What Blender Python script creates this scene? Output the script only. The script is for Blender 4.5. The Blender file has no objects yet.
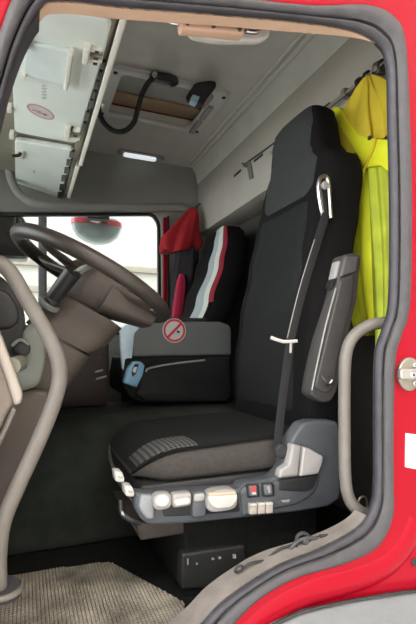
import bpy, bmesh, math, random
from mathutils import Vector, Matrix
random.seed(7)

# ------------------------------------------------------------------ camera
YAW = math.radians(22.1)
FPX = 450.0
CAM = Vector((0.0, -0.8, 0.68))
VHOR = 350.0
FWD = Vector((math.sin(YAW), math.cos(YAW), 0))
RGT = Vector((math.cos(YAW), -math.sin(YAW), 0))
scn = bpy.context.scene
cd = bpy.data.cameras.new('camera')
cam = bpy.data.objects.new('camera', cd)
scn.collection.objects.link(cam)
cam.location = CAM
cam.rotation_euler = (math.pi / 2, 0, -YAW)
cd.sensor_fit = 'VERTICAL'
cd.sensor_height = 24.0
cd.lens = 24.0 * FPX / 624.0
cd.shift_y = (VHOR - 312.0) / 624.0
cd.clip_start = 0.02
scn.camera = cam

# ------------------------------------------------------------------ world, lights, exposure
w = bpy.data.worlds.new('overcast_daylight')
scn.world = w
w.use_nodes = True
bg = w.node_tree.nodes['Background']
bg.inputs[0].default_value = (0.96, 0.98, 1.0, 1)
bg.inputs[1].default_value = 4.0
scn.view_settings.view_transform = 'Standard'
scn.view_settings.look = 'None'
scn.view_settings.gamma = 1.0
scn.view_settings.use_curve_mapping = False
scn.view_settings.exposure = 0.65

def area(name, loc, target, sx, sy, power, col=(1, 1, 1)):
    l = bpy.data.lights.new(name, 'AREA')
    l.shape = 'RECTANGLE'; l.size = sx; l.size_y = sy; l.energy = power; l.color = col
    o = bpy.data.objects.new(name, l)
    scn.collection.objects.link(o)
    o.location = loc
    o.rotation_euler = (Vector(target) - Vector(loc)).to_track_quat('-Z', 'Y').to_euler()
    return o
# unseen strip lamps added to brighten the doorway side and the cab interior
area('added_strip_lamp', (-0.5, -3.4, 4.3), (-0.5, -2.8, 0), 4.0, 0.4, 120, (1.0, 0.93, 0.85))
area('added_strip_lamp', (3.2, -3.4, 4.3), (3.2, -2.8, 0), 4.0, 0.4, 60, (1.0, 0.93, 0.85))

# ------------------------------------------------------------------ pixel helpers
def ray(u, v):
    return FWD + RGT * ((u - 208.0) / FPX) + Vector((0, 0, (VHOR - v) / FPX))
class Plane:
    def __init__(s, o, ax, ay):
        s.o = Vector(o); s.ax = Vector(ax).normalized(); s.ay = Vector(ay).normalized()
        s.az = s.ax.cross(s.ay)
    def p3(s, u, v):
        d = ray(u, v)
        k = (s.o - CAM).dot(s.az) / d.dot(s.az)
        return CAM + d * k
    def px(s, u, v):
        p = s.p3(u, v) - s.o
        return (p.dot(s.ax), p.dot(s.ay))
    def poly(s, pts):
        return [s.px(*p) for p in pts]
    def w(s, a, b, d=0.0):
        return s.o + s.ax * a + s.ay * b + s.az * d
    def mat(s, d=0.0):
        o = s.o + s.az * d
        m = Matrix.Identity(4)
        for i in range(3):
            m[i][0] = s.ax[i]; m[i][1] = s.ay[i]; m[i][2] = s.az[i]; m[i][3] = o[i]
        return m
def YP(y):                      # vertical plane across the view, az points to the driver's door
    return Plane((0, y, 0), (1, 0, 0), (0, 0, 1))
def ZP(z):                      # horizontal plane, az points down
    return Plane((0, 0, z), (1, 0, 0), (0, -1, 0))
def XP(x):                      # plane across the cab, az points to the front
    return Plane((x, 0, 0), (0, -1, 0), (0, 0, 1))
def at(u, v, y):
    return YP(y).p3(u, v)

# ------------------------------------------------------------------ materials
MATS = {}
def mat(name, col, rough=0.5, metal=0.0, coat=0.0, var=0.0, scale=20.0, bump=0.0, bscale=200.0,
        spec=0.5, sheen=0.0, emit=None, estr=0.0):
    if name in MATS: return MATS[name]
    m = bpy.data.materials.new(name); m.use_nodes = True
    nt = m.node_tree; b = nt.nodes['Principled BSDF']
    b.inputs['Base Color'].default_value = (*col, 1)
    b.inputs['Roughness'].default_value = rough
    b.inputs['Metallic'].default_value = metal
    b.inputs['Coat Weight'].default_value = coat
    b.inputs['Specular IOR Level'].default_value = spec
    b.inputs['Sheen Weight'].default_value = sheen
    tc = nt.nodes.new('ShaderNodeTexCoord')
    if var > 0:
        n = nt.nodes.new('ShaderNodeTexNoise'); n.inputs['Scale'].default_value = scale
        n.inputs['Detail'].default_value = 5
        nt.links.new(tc.outputs['Object'], n.inputs['Vector'])
        r = nt.nodes.new('ShaderNodeMapRange')
        r.inputs['From Min'].default_value = 0.3; r.inputs['From Max'].default_value = 0.7
        r.inputs['To Min'].default_value = 1 - var; r.inputs['To Max'].default_value = 1 + var
        nt.links.new(n.outputs['Fac'], r.inputs['Value'])
        mx = nt.nodes.new('ShaderNodeVectorMath'); mx.operation = 'SCALE'
        mx.inputs[0].default_value = col
        nt.links.new(r.outputs['Result'], mx.inputs['Scale'])
        nt.links.new(mx.outputs['Vector'], b.inputs['Base Color'])
    if bump > 0:
        n2 = nt.nodes.new('ShaderNodeTexNoise'); n2.inputs['Scale'].default_value = bscale
        nt.links.new(tc.outputs['Object'], n2.inputs['Vector'])
        bp = nt.nodes.new('ShaderNodeBump'); bp.inputs['Strength'].default_value = bump
        bp.inputs['Distance'].default_value = 0.004
        nt.links.new(n2.outputs['Fac'], bp.inputs['Height'])
        nt.links.new(bp.outputs['Normal'], b.inputs['Normal'])
    if emit:
        b.inputs['Emission Color'].default_value = (*emit, 1)
        b.inputs['Emission Strength'].default_value = estr
    MATS[name] = m
    return m
def check_mat(name, c1, c2, scale):
    m = mat(name, c1, 0.9)
    nt = m.node_tree; b = nt.nodes['Principled BSDF']
    tc = nt.nodes.new('ShaderNodeTexCoord'); c = nt.nodes.new('ShaderNodeTexChecker')
    c.inputs['Scale'].default_value = scale
    c.inputs['Color1'].default_value = (*c1, 1); c.inputs['Color2'].default_value = (*c2, 1)
    mp = nt.nodes.new('ShaderNodeMapping'); mp.inputs['Rotation'].default_value = (0, 0, 0.78)
    mp.inputs['Scale'].default_value = (1, 1, 0)
    nt.links.new(tc.outputs['Object'], mp.inputs['Vector'])
    nt.links.new(mp.outputs['Vector'], c.inputs['Vector'])
    nt.links.new(c.outputs['Color'], b.inputs['Base Color'])
    return m
RED = mat('red_paint', (0.31, 0.0012, 0.012), 0.36, coat=0.10, var=0.03, scale=3, spec=0.15)
SEAL = mat('door_seal_rubber', (0.058, 0.055, 0.058), 0.6, var=0.15, scale=30, bump=0.2)
SEALD = mat('dark_seal_bead', (0.035, 0.033, 0.040), 0.55, var=0.2, scale=40)
BEIGE = mat('beige_trim', (0.62, 0.42, 0.30), 0.55, var=0.06, scale=15, bump=0.1)
SILL = mat('grey_sill_trim', (0.20, 0.175, 0.155), 0.6, var=0.2, scale=18, bump=0.25, bscale=120)
CEIL = mat('headliner', (0.62, 0.625, 0.57), 0.9, var=0.05, scale=8, bump=0.15, bscale=400)
WALLR = mat('rear_liner', (0.44, 0.415, 0.36), 0.85, var=0.05, scale=6, bump=0.1)
WALLS = mat('side_liner', (0.30, 0.31, 0.275), 0.85, var=0.05, scale=6)
DARK = mat('dark_carpet', (0.012, 0.0125, 0.0115), 0.95, var=0.25, scale=60, bump=0.3, spec=0.15)
TUN = mat('engine_cover_carpet', (0.024, 0.029, 0.024), 0.85, var=0.25, scale=14, bump=0.2, spec=0.25)
BLACK = mat('black_plastic', (0.018, 0.018, 0.018), 0.45)
BLKSOFT = mat('soft_black', (0.03, 0.03, 0.031), 0.8, bump=0.2)
DASH = mat('dash_brown_grey', (0.075, 0.060, 0.050), 0.6, var=0.08, scale=20, bump=0.15)
DASHG = mat('dash_pale_green_grey', (0.16, 0.175, 0.155), 0.6, var=0.06)
WHEEL = mat('wheel_leather', (0.045, 0.037, 0.031), 0.42, var=0.1, scale=25, bump=0.1, bscale=300)
FAB = mat('seat_fabric', (0.019, 0.0205, 0.020), 0.95, var=0.12, scale=120, bump=0.3, bscale=500, spec=0.15)
FABS = mat('seat_side_fabric', (0.0085, 0.008, 0.008), 0.95, var=0.12, scale=90, bump=0.25, bscale=400, spec=0.15)
FABH = mat('headrest_fabric', (0.042, 0.045, 0.045), 0.95, var=0.1, scale=150, bump=0.3, bscale=600, spec=0.2)
FABC = mat('cushion_side_fabric', (0.062, 0.055, 0.050), 0.95, var=0.12, scale=90, bump=0.3, bscale=500, spec=0.2)
INSERT = check_mat('seat_insert_weave', (0.02, 0.021, 0.021), (0.13, 0.13, 0.125), 110)
PANEL = mat('seat_plastic', (0.085, 0.092, 0.10), 0.5, var=0.06, scale=30, bump=0.1)
PANELD = mat('seat_plastic_dark', (0.025, 0.025, 0.026), 0.5, var=0.05)
LIGHTG = mat('light_grey_plastic', (0.34, 0.325, 0.31), 0.45, var=0.04)
WHITEP = mat('white_plastic', (0.55, 0.53, 0.50), 0.4, var=0.03)
ARM = mat('armrest_plastic', (0.06, 0.057, 0.054), 0.55, var=0.08, scale=30, bump=0.1)
LID = mat('locker_lid', (0.84, 0.91, 0.84), 0.5, var=0.03, scale=8)
LIP = mat('locker_lip', (0.88, 0.86, 0.76), 0.5, var=0.03)
OLIVE = mat('locker_body', (0.27, 0.25, 0.19), 0.75, var=0.06)
CHROME = mat('chrome', (0.72, 0.72, 0.72), 0.32, metal=1.0)
STEEL = mat('satin_steel', (0.36, 0.33, 0.28), 0.38, metal=0.9, var=0.1)
HANDLE = mat('grab_handle_plastic', (0.14, 0.125, 0.108), 0.5, var=0.08, scale=25, bump=0.1)
HVY = mat('hi_vis_yellow', (0.80, 0.83, 0.02), 0.75, var=0.08, scale=10, emit=None)
HVY2 = mat('hi_vis_backlit_amber', (0.70, 0.55, 0.03), 0.8, var=0.1, scale=10)  # light coming through the hood from behind is put into this amber colour
REDF = mat('red_cloth', (0.40, 0.012, 0.02), 0.85, var=0.12, scale=15)
CREAMF = mat('cream_seat_cover', (0.62, 0.64, 0.58), 0.8, var=0.04)
BLUEG = mat('blue_grey_cover', (0.36, 0.42, 0.44), 0.75, var=0.05)
BOXG = mat('console_grey', (0.13, 0.14, 0.135), 0.6, var=0.04)
BOXD = mat('console_dark', (0.010, 0.011, 0.011), 0.7, spec=0.2, var=0.1)
SKYBLUE = mat('sky_lit_plastic', (0.30, 0.60, 0.85), 0.3, var=0.1)
BRIGHTW = mat('bright_white', (0.85, 0.87, 0.88), 0.6)
STRED = mat('sticker_red', (0.60, 0.02, 0.03), 0.5)
STWH = mat('sticker_white', (0.60, 0.59, 0.58), 0.5)
INK = mat('ink', (0.02, 0.02, 0.02), 0.6)
GREYINK = mat('faint_grey_ink', (0.58, 0.63, 0.60), 0.6)
MATM = mat('floor_mat_rubber', (0.22, 0.20, 0.165), 0.9, var=0.45, scale=22, bump=0.3)
MATR = mat('floor_mat_ribs', (0.36, 0.325, 0.265), 0.9, var=0.5, scale=11)
GREYB = mat('grey_step_plastic', (0.17, 0.175, 0.18), 0.6, var=0.06, bump=0.15)
LAMP = mat('lamp_lens', (0.85, 0.86, 0.84), 0.25, emit=(0.9, 0.97, 1.0), estr=0.45)
BROWN = mat('hatch_blind_brown', (0.40, 0.28, 0.17), 0.85, var=0.06)
BROWN2 = mat('hatch_blind_pale', (0.36, 0.37, 0.34), 0.85, var=0.06)
HFRAME = mat('hatch_frame', (0.62, 0.64, 0.60), 0.6, var=0.04)
CONC = mat('concrete', (0.62, 0.60, 0.57), 0.9, var=0.15, scale=3)
SHADEW = mat('shade_wall_white', (0.80, 0.79, 0.76), 0.8, var=0.03)
def glass_mat():
    m = bpy.data.materials.new('window_glass'); m.use_nodes = True
    nt = m.node_tree; nt.nodes.clear()
    out = nt.nodes.new('ShaderNodeOutputMaterial'); mx = nt.nodes.new('ShaderNodeMixShader')
    t = nt.nodes.new('ShaderNodeBsdfTransparent'); g = nt.nodes.new('ShaderNodeBsdfGlossy')
    f = nt.nodes.new('ShaderNodeFresnel'); f.inputs[0].default_value = 1.45
    t.inputs[0].default_value = (0.95, 0.97, 0.96, 1); g.inputs['Roughness'].default_value = 0.02
    nt.links.new(f.outputs[0], mx.inputs[0]); nt.links.new(t.outputs[0], mx.inputs[1])
    nt.links.new(g.outputs[0], mx.inputs[2]); nt.links.new(mx.outputs[0], out.inputs[0])
    return m
GLASS = glass_mat()

# ------------------------------------------------------------------ object helpers
C = scn.collection
def link(name, me, m, parent=None):
    o = bpy.data.objects.new(name, me)
    C.objects.link(o)
    if m is not None and not me.materials: me.materials.append(m)
    if parent is not None:
        o.parent = parent
        p = parent; off = Vector((0, 0, 0))
        while p is not None:
            off += p.location; p = p.parent
        o.location = -off
    return o
def smooth(me, ang=40):
    for p in me.polygons: p.use_smooth = True
    me.set_sharp_from_angle(angle=math.radians(ang))
def thing(name, label, cat, loc=(0, 0, 0), group=None):
    o = bpy.data.objects.new(name, None); C.objects.link(o)
    o.empty_display_size = 0.05; o.location = loc
    return tag(o, label, cat, group)
def tag(o, label, cat=None, group=None):
    o['label'] = label
    if cat: o['category'] = cat
    if group: o['group'] = group
    return o
def struct(o, label=None, cat=None):
    o['kind'] = 'structure'
    if label: o['label'] = label
    if cat: o['category'] = cat
    return o
def lab(o, l): o['label'] = l; return o

def prism(name, loops, pl, d0, d1, m, parent=None, bevel=0.0, res=2, ang=40):
    """outline(s) in plane pl, extruded from d0 to d1 along the plane's normal; further loops are holes"""
    if loops and not isinstance(loops[0], list): loops = [loops]
    cu = bpy.data.curves.new('tmp', 'CURVE'); cu.dimensions = '2D'; cu.fill_mode = 'BOTH'
    for lp in loops:
        s = cu.splines.new('POLY'); s.points.add(len(lp) - 1)
        for i, p in enumerate(lp): s.points[i].co = (p[0], p[1], 0, 1)
        s.use_cyclic_u = True
    h = abs(d1 - d0) / 2
    bevel = min(bevel, h * 0.98)
    cu.extrude = h - bevel; cu.bevel_depth = bevel; cu.bevel_resolution = res
    cu.offset = -bevel
    to = bpy.data.objects.new('tmp', cu); C.objects.link(to)
    dg = bpy.context.evaluated_depsgraph_get()
    me = bpy.data.meshes.new_from_object(to.evaluated_get(dg))
    bpy.data.objects.remove(to); bpy.data.curves.remove(cu)
    me.name = name
    bm = bmesh.new(); bm.from_mesh(me)
    bmesh.ops.remove_doubles(bm, verts=bm.verts, dist=1e-5)
    bmesh.ops.transform(bm, matrix=pl.mat((d0 + d1) / 2), verts=bm.verts)
    bmesh.ops.recalc_face_normals(bm, faces=bm.faces)
    bm.to_mesh(me); bm.free()
    me.materials.clear(); smooth(me, ang)
    return link(name, me, m, parent)

def pp(name, px, y, th, m, parent=None, bevel=0.004, rnd=0, **k):
    """outline traced on the vertical plane at y, thickness th towards the back"""
    pl = YP(y)
    lp = pl.poly(px)
    if rnd: lp = roundpoly(lp, rnd)
    return prism(name, lp, pl, 0.0, -th, m, parent, bevel, **k)

def roundpoly(pts, r, n=4):
    out = []; N = len(pts)
    for i in range(N):
        p = Vector(pts[i]); a = Vector(pts[i - 1]) - p; b = Vector(pts[(i + 1) % N]) - p
        la, lb = a.length, b.length
        if la < 1e-6 or lb < 1e-6: continue
        rr = min(r, la * 0.45, lb * 0.45)
        s = p + a / la * rr; e = p + b / lb * rr
        for k in range(n + 1):
            t = k / n
            q = s * (1 - t) ** 2 + p * 2 * t * (1 - t) + e * t * t
            out.append((q.x, q.y))
    return out

def crom(pts, n=6, closed=False):
    pts = [Vector(p) for p in pts]; N = len(pts); out = []
    rng = range(N) if closed else range(N - 1)
    for i in rng:
        if closed: p0, p1, p2, p3 = pts[i - 1], pts[i], pts[(i + 1) % N], pts[(i + 2) % N]
        else: p0, p1, p2, p3 = pts[max(i - 1, 0)], pts[i], pts[i + 1], pts[min(i + 2, N - 1)]
        for k in range(n):
            t = k / n
            out.append(0.5 * ((2 * p1) + (p2 - p0) * t + (2 * p0 - 5 * p1 + 4 * p2 - p3) * t * t
                              + (3 * p1 - p0 - 3 * p2 + p3) * t ** 3))
    if not closed: out.append(pts[-1])
    return out

def tube_me(pts, r, sides=12, closed=False, ref=None, ratio=1.0, n=6, sm=True):
    P = crom(pts, n, closed) if n > 1 else [Vector(p) for p in pts]
    N = len(P); bm = bmesh.new(); rings = []
    T = []
    for i in range(N):
        if closed: t = P[(i + 1) % N] - P[i - 1]
        else: t = P[min(i + 1, N - 1)] - P[max(i - 1, 0)]
        T.append(t.normalized())
    nrm = None
    for i in range(N):
        if ref is not None: nn = Vector(ref) - T[i] * Vector(ref).dot(T[i]); nn.normalize()
        else:
            if nrm is None:
                a = Vector((0, 0, 1)) if abs(T[i].z) < 0.9 else Vector((1, 0, 0))
                nn = (a - T[i] * a.dot(T[i])).normalized()
            else: nn = (nrm - T[i] * nrm.dot(T[i])).normalized()
            nrm = nn
        bb = T[i].cross(nn)
        rr = r if not callable(r) else r(i / max(N - 1, 1))
        ring = []
        for k in range(sides):
            a = 2 * math.pi * (k + 0.5) / sides
            ring.append(bm.verts.new(P[i] + nn * math.cos(a) * rr + bb * math.sin(a) * rr * ratio))
        rings.append(ring)
    M = N if closed else N - 1
    for i in range(M):
        A, B = rings[i], rings[(i + 1) % N]
        for k in range(sides):
            bm.faces.new((A[k], A[(k + 1) % sides], B[(k + 1) % sides], B[k]))
    if not closed:
        bm.faces.new(rings[0][::-1]); bm.faces.new(rings[-1])
    bmesh.ops.recalc_face_normals(bm, faces=bm.faces)
    me = bpy.data.meshes.new('tube'); bm.to_mesh(me); bm.free()
    if sm: smooth(me, 60)
    return me
def tube(name, pts, r, m, parent=None, **k):
    me = tube_me(pts, r, **k); me.name = name
    return link(name, me, m, parent)

def loft(name, rings, m, parent=None, cap=True, closed=True, ang=60):
    bm = bmesh.new(); R = [[bm.verts.new(Vector(p)) for p in ring] for ring in rings]
    n = len(R[0])
    for i in range(len(R) - 1):
        for k in range(n if closed else n - 1):
            bm.faces.new((R[i][k], R[i][(k + 1) % n], R[i + 1][(k + 1) % n], R[i + 1][k]))
    if cap and closed:
        bm.faces.new(R[0][::-1]); bm.faces.new(R[-1])
    bmesh.ops.recalc_face_normals(bm, faces=bm.faces)
    me = bpy.data.meshes.new(name); bm.to_mesh(me); bm.free(); smooth(me, ang)
    return link(name, me, m, parent)

def rbox(name, lo, hi, m, parent=None, bevel=0.006, seg=2, M=None):
    bm = bmesh.new(); bmesh.ops.create_cube(bm, size=1)
    lo, hi = Vector(lo), Vector(hi); s = hi - lo; c = (lo + hi) / 2
    for v in bm.verts: v.co = Vector((v.co.x * s.x, v.co.y * s.y, v.co.z * s.z)) + c
    if bevel > 0:
        bevel = min(bevel, min(s) * 0.45)
        bmesh.ops.bevel(bm, geom=bm.edges[:], offset=bevel, segments=seg, affect='EDGES', profile=0.5)
    if M is not None: bmesh.ops.transform(bm, matrix=M, verts=bm.verts)
    me = bpy.data.meshes.new(name); bm.to_mesh(me); bm.free(); smooth(me, 35)
    return link(name, me, m, parent)

def disc(name, c, axis, r, h, m, parent=None, bevel=0.2, sides=24):
    c = Vector(c); ax = Vector(axis).normalized()
    b = h * bevel
    prof = [(0.0, r - b), (b, r), (h - b, r), (h, r - b)]
    ref = Vector((0, 0, 1)) if abs(ax.z) < 0.9 else Vector((1, 0, 0))
    e1 = (ref - ax * ref.dot(ax)).normalized(); e2 = ax.cross(e1)
    rings = [[c + ax * t + (e1 * math.cos(2 * math.pi * k / sides) + e2 * math.sin(2 * math.pi * k / sides)) * rr
              for k in range(sides)] for t, rr in prof]
    return loft(name, rings, m, parent, ang=35)

def circle(cx, cy, rx, ry=None, n=28):
    ry = ry or rx
    return [(cx + rx * math.cos(2 * math.pi * k / n), cy + ry * math.sin(2 * math.pi * k / n)) for k in range(n)]
def sup(a, n):
    c = math.cos(a); s = math.sin(a)
    return (math.copysign(abs(c) ** (2 / n), c), math.copysign(abs(s) ** (2 / n), s))

# ================================================================== THE CAB SHELL
Y_R = 2.10        # passenger side wall
X_R = 1.10        # upper rear liner
X_R2 = 1.26       # recessed lower rear wall
Z_C = 1.93        # ceiling
X_F = -0.95
TH = 0.04

# door opening, inner and outer edge of the rubber seal (traced, on the door plane y = 0)
IN = [(60, -1), (130, 6), (230, 14), (310, 22), (355, 30), (377, 42), (388, 62), (390, 117), (392, 210), (391, 300),
      (384, 330), (377, 355), (376, 415), (376, 480), (373, 505), (360, 527), (324, 548), (281, 565), (248, 585),
      (220, 606), (195, 632), (150, 665), (80, 690), (-10, 692), (-52, 650), (-60, 560), (-50, 350), (-22, 200),
      (0, 112), (8, 80), (22, 40), (40, 8)]
OUT = [(50, -25), (130, -10), (230, 0), (310, 8), (365, 8), (392, 20), (403, 45), (407, 117), (409, 210), (407, 305),
       (399, 335), (393, 358), (391, 415), (391, 480), (390, 516), (375, 545), (342, 562), (295, 576), (258, 597),
       (232, 622), (205, 652), (155, 687), (80, 712), (-15, 714), (-72, 662), (-80, 560), (-68, 345), (-42, 195),
       (-18, 105), (-8, 72), (2, 32), (20, -8)]
P0 = YP(0.0)
IN3 = crom([P0.p3(*p) for p in IN], 6, True)
OUT3 = crom([P0.p3(*p) for p in OUT], 6, True)
MID3 = [(a + b) / 2 for a, b in zip(IN3, OUT3)]

# outer skin with the door opening
out2 = [(p.x, p.z) for p in OUT3]
rect = [(X_F - 0.05, -0.30), (X_R2 + 0.45, -0.30), (X_R2 + 0.45, Z_C + 0.12), (X_F - 0.05, Z_C + 0.12)]
wl = struct(prism('wall_left', [rect, out2], YP(0.0), 0.004, -0.012, RED, bevel=0.012),
            'glossy red painted side of the truck cab around the open doorway', 'cab side')
# raised rib pressed into the skin along the lower curve of the doorway
ribpx = [(416, 520), (405, 545), (385, 566), (350, 581), (310, 592), (275, 610), (250, 632), (215, 668)]
tube('pressed_rib', [P0.p3(*p) + Vector((0, 0.006, 0)) for p in ribpx], 0.018, RED, wl, ref=(0, 1, 0), ratio=1.9, n=8)
# rubber seal: a broad band and a darker inner bead
def strip(name, A, B, ya, yb, bulge, m, parent, seg=5):
    rings = []
    for a, b in zip(A, B):
        ring = []
        for k in range(seg + 1):
            t = k / seg
            p = a.lerp(b, t)
            p.y = ya + (yb - ya) * t - bulge * math.sin(math.pi * t)
            ring.append(p)
        q = b.copy(); q.y = 0.008; ring.append(q)
        q = a.copy(); q.y = 0.008; ring.append(q)
        rings.append(ring)
    rings.append(rings[0])
    return loft(name, rings, m, parent, cap=False, ang=50)
Q1 = [a.lerp(b, 0.30) for a, b in zip(IN3, OUT3)]
Q2 = [a.lerp(b, 0.42) for a, b in zip(IN3, OUT3)]
O2 = [a.lerp(b, 1.06) for a, b in zip(IN3, OUT3)]
tr = struct(strip('trim_1', IN3, Q1, -0.002, -0.004, 0.006, SEALD, None), 'dark rubber bead lining the inner edge of the doorway', 'seal')
tr2 = struct(strip('trim_2', Q2, O2, -0.005, -0.006, 0.008, SEAL, None), 'broad grey rubber door seal following the doorway', 'seal')
struct(strip('trim_3', Q1, Q2, 0.004, 0.004, 0.0, BLKSOFT, None), 'dark groove between the two beads of the door seal', 'seal')

# inner reveal of the doorway: beige over the header, grey over the sill
def reveal(name, i0, i1, depth, m, drop=0.0):
    rings = []
    n = len(IN3)
    idx = [(i % n) for i in range(i0, i1 + 1)]
    for j, i in enumerate(idx):
        p = IN3[i]; d = depth(j / max(len(idx) - 1, 1))
        cx, cz = 0.33, 0.8
        out = Vector((p.x - cx, 0, p.z - cz)).normalized() * 0.02
        a = p.copy(); a.y = 0.004
        b = p.copy(); b.y = d * 0.5
        c = p.copy(); c.y = d
        e = p + out; e.y = d
        f = p + out; f.y = 0.004
        rings.append([a, b, c, e, f])
    return loft(name, rings, m, None, ang=35)
n6 = 6
struct(reveal('trim_4', 31 * n6, 31 * n6 + 6 * n6, lambda t: 0.036 - 0.030 * max(0.0, (t - 0.62) / 0.38) ** 1.5, BEIGE), 'beige moulding along the top of the doorway', 'moulding')
struct(reveal('trim_5', 5 * n6, 14 * n6 + 3, lambda t: 0.010, BLKSOFT), 'dark lining of the rear door pillar', 'moulding')
struct(reveal('trim_6', 14 * n6 + 3, 21 * n6, lambda t: 0.045 + 0.03 * min(1, t * 2.2), SILL), 'dusty grey plastic sill moulding at the bottom of the doorway', 'sill')
struct(reveal('trim_7', 21 * n6, 31 * n6, lambda t: 0.06, SEALD), 'dark lining of the front door pillar', 'moulding')

# floor, ceiling, walls
def wall_box(name, lo, hi, m, label, cat, bevel=0.0):
    return struct(rbox(name, lo, hi, m, None, bevel), label, cat)
wall_box('floor', (X_F, 0.03, -0.08), (X_R2, Y_R, 0.0), DARK, 'dark carpeted cab floor in the footwell', 'floor')
wall_box('wall_front', (X_F - 0.06, 0.03, -0.08), (X_F, Y_R, 0.85), DARK, 'dark bulkhead under the windscreen', 'bulkhead')
wall_box('wall_rear', (X_R2, 0.03, -0.08), (X_R2 + 0.06, Y_R, 1.50), mat('rear_lower_lining', (0.055, 0.052, 0.047), 0.9, var=0.1), 'dark lower rear wall behind the seats', 'rear wall')
ur = wall_box('wall_rear_upper', (X_R, 0.03, 1.47), (X_R2 + 0.06, Y_R, Z_C + 0.04), WALLR, 'pale grey padded liner across the upper rear wall', 'rear wall', 0.01)
# ceiling with a hatch hole
HX0, HX1, HY0, HY1 = 0.335, 0.925, 1.17, 1.60
cp = ZP(Z_C)
ceil = struct(prism('ceiling', [[(X_F, -0.03), (X_R + 0.1, -0.03), (X_R + 0.1, -Y_R - 0.02), (X_F, -Y_R - 0.02)],
              [(HX0 + .03, -HY0 - .02), (HX1 - .03, -HY0 - .02), (HX1 - .03, -HY1 + .02), (HX0 + .03, -HY1 + .02)]],
              cp, 0.0, -0.04, CEIL), 'grey fabric headliner of the cab roof', 'ceiling')
for k, dx in enumerate((-0.05, -0.085)):
    tube('headliner_bead', [(X_R + dx, 0.06, Z_C - 0.002), (X_R + dx, 0.8, Z_C - 0.002), (X_R + dx, Y_R - 0.02, Z_C - 0.002)],
         0.006 if k else 0.009, CEIL, ceil, ref=(0, 0, 1), ratio=1.6, n=2)
loft('cove', [[(X_R - 0.04, y, Z_C), (X_R - 0.03, y, Z_C - 0.015), (X_R - 0.012, y, Z_C - 0.045), (X_R - 0.002, y, Z_C - 0.11),
               (X_R + 0.02, y, Z_C - 0.11), (X_R + 0.02, y, Z_C)] for y in (0.04, 1.0, Y_R)], CEIL, ceil)
wall_box('roof_shell', (X_F - 0.06, -0.02, Z_C + 0.05), (X_R2 + 0.45, Y_R + 0.06, Z_C + 0.20), RED, 'red outer roof skin of the cab', 'roof', 0.03)

# passenger side wall with window opening
PR = YP(Y_R)
winpx = [(-40, 212), (154, 212), (161, 222), (162, 335), (-40, 335)]
wl2 = roundpoly(PR.poly(winpx), 0.07, 6)
rr = [(X_F, -0.10), (X_R2 + 0.06, -0.10), (X_R2 + 0.06, Z_C + 0.05), (X_F, Z_C + 0.05)]
wr = struct(prism('wall_right', [rr, wl2], PR, 0.0, -0.05, WALLS, bevel=0.006), 'grey trimmed passenger side wall and door', 'side wall')
# window frame
def inset(lp, d):
    c = Vector((sum(p[0] for p in lp) / len(lp), sum(p[1] for p in lp) / len(lp)))
    N = len(lp); out = []
    for i in range(N):
        a = Vector(lp[i - 1]); b = Vector(lp[(i + 1) % N]); t = (b - a)
        if t.length < 1e-9: out.append(lp[i]); continue
        nrm = Vector((-t.y, t.x)).normalized()
        if nrm.dot(c - Vector(lp[i])) < 0: nrm = -nrm
        q = Vector(lp[i]) + nrm * d; out.append((q.x, q.y))
    return out
w1 = struct(prism('window_1', [wl2, inset(wl2, 0.020)], YP(Y_R + 0.01), 0.0, -0.03, BLACK, bevel=0.003),
            'passenger side window with black rubber surround, bright white outside', 'window')
prism('pane', inset(wl2, 0.006), YP(Y_R + 0.03), 0, -0.004, GLASS, w1)
# red door frame edge of the passenger door, outside the rubber
a = PR.px(163.5, 216); b = PR.px(167, 330)
rbox('red_frame_edge', (a[0] - 0.003, Y_R - 0.012, b[1]), (a[0] + 0.020, Y_R + 0.01, a[1] - 0.01), RED, w1, 0.004)
rbox('frame_gasket', (a[0] + 0.022, Y_R - 0.02, b[1]), (a[0] + 0.036, Y_R + 0.01, a[1]), BLACK, w1, 0.004)
q = PR.px(43, 280)
rbox('divider_bar', (q[0] - 0.026, Y_R - 0.01, PR.px(0, 335)[1]), (q[0] + 0.022, Y_R + 0.03, PR.px(0, 212)[1]), GREYB, w1, 0.006)
# far side windscreen pillar and front header (windscreen opening stays clear)
wf = struct(rbox('window_2', (X_F - 0.035, 0.05, 0.86), (X_F - 0.025, Y_R - 0.02, Z_C - 0.28), GLASS, None, 0), 'windscreen across the front of the cab', 'windscreen')
wall_box('wall_front_upper', (X_F - 0.06, 0.03, Z_C - 0.28), (X_F, Y_R, Z_C + 0.04), RED, 'front panel above the windscreen', 'front panel')
pil = [at(3, 40, 2.03), at(4, 90, 2.03), at(6, 140, 2.03), at(11, 178, 2.03), at(24, 198, 2.03), at(48, 206, 2.03), at(100, 207, 2.04), at(185, 208, 2.045)]
struct(tube('trim_8', pil, 0.024, WALLS, None, n=8, sides=14), 'curved grey trim from the front pillar over the passenger window', 'pillar trim')
tube('pillar_joint', [at(-3, 129, 1.99), at(5, 128, 1.99), at(14, 124, 1.99)], 0.006, BLACK, bpy.data.objects['trim_8'], n=2)

# outside: ground, white hall wall beyond the passenger window
wall_box('ground', (-12, -10, -1.35), (12, 12, -1.25), CONC, 'grey concrete ground under the truck', 'ground')
hw = wall_box('hall_wall', (-9, 9.0, -1.25), (9, 9.2, 5.0), mat('outer_wall_cream', (0.36, 0.35, 0.32), 0.8, var=0.06, scale=1.5), 'white wall of the hall beyond the passenger window', 'wall')
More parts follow.
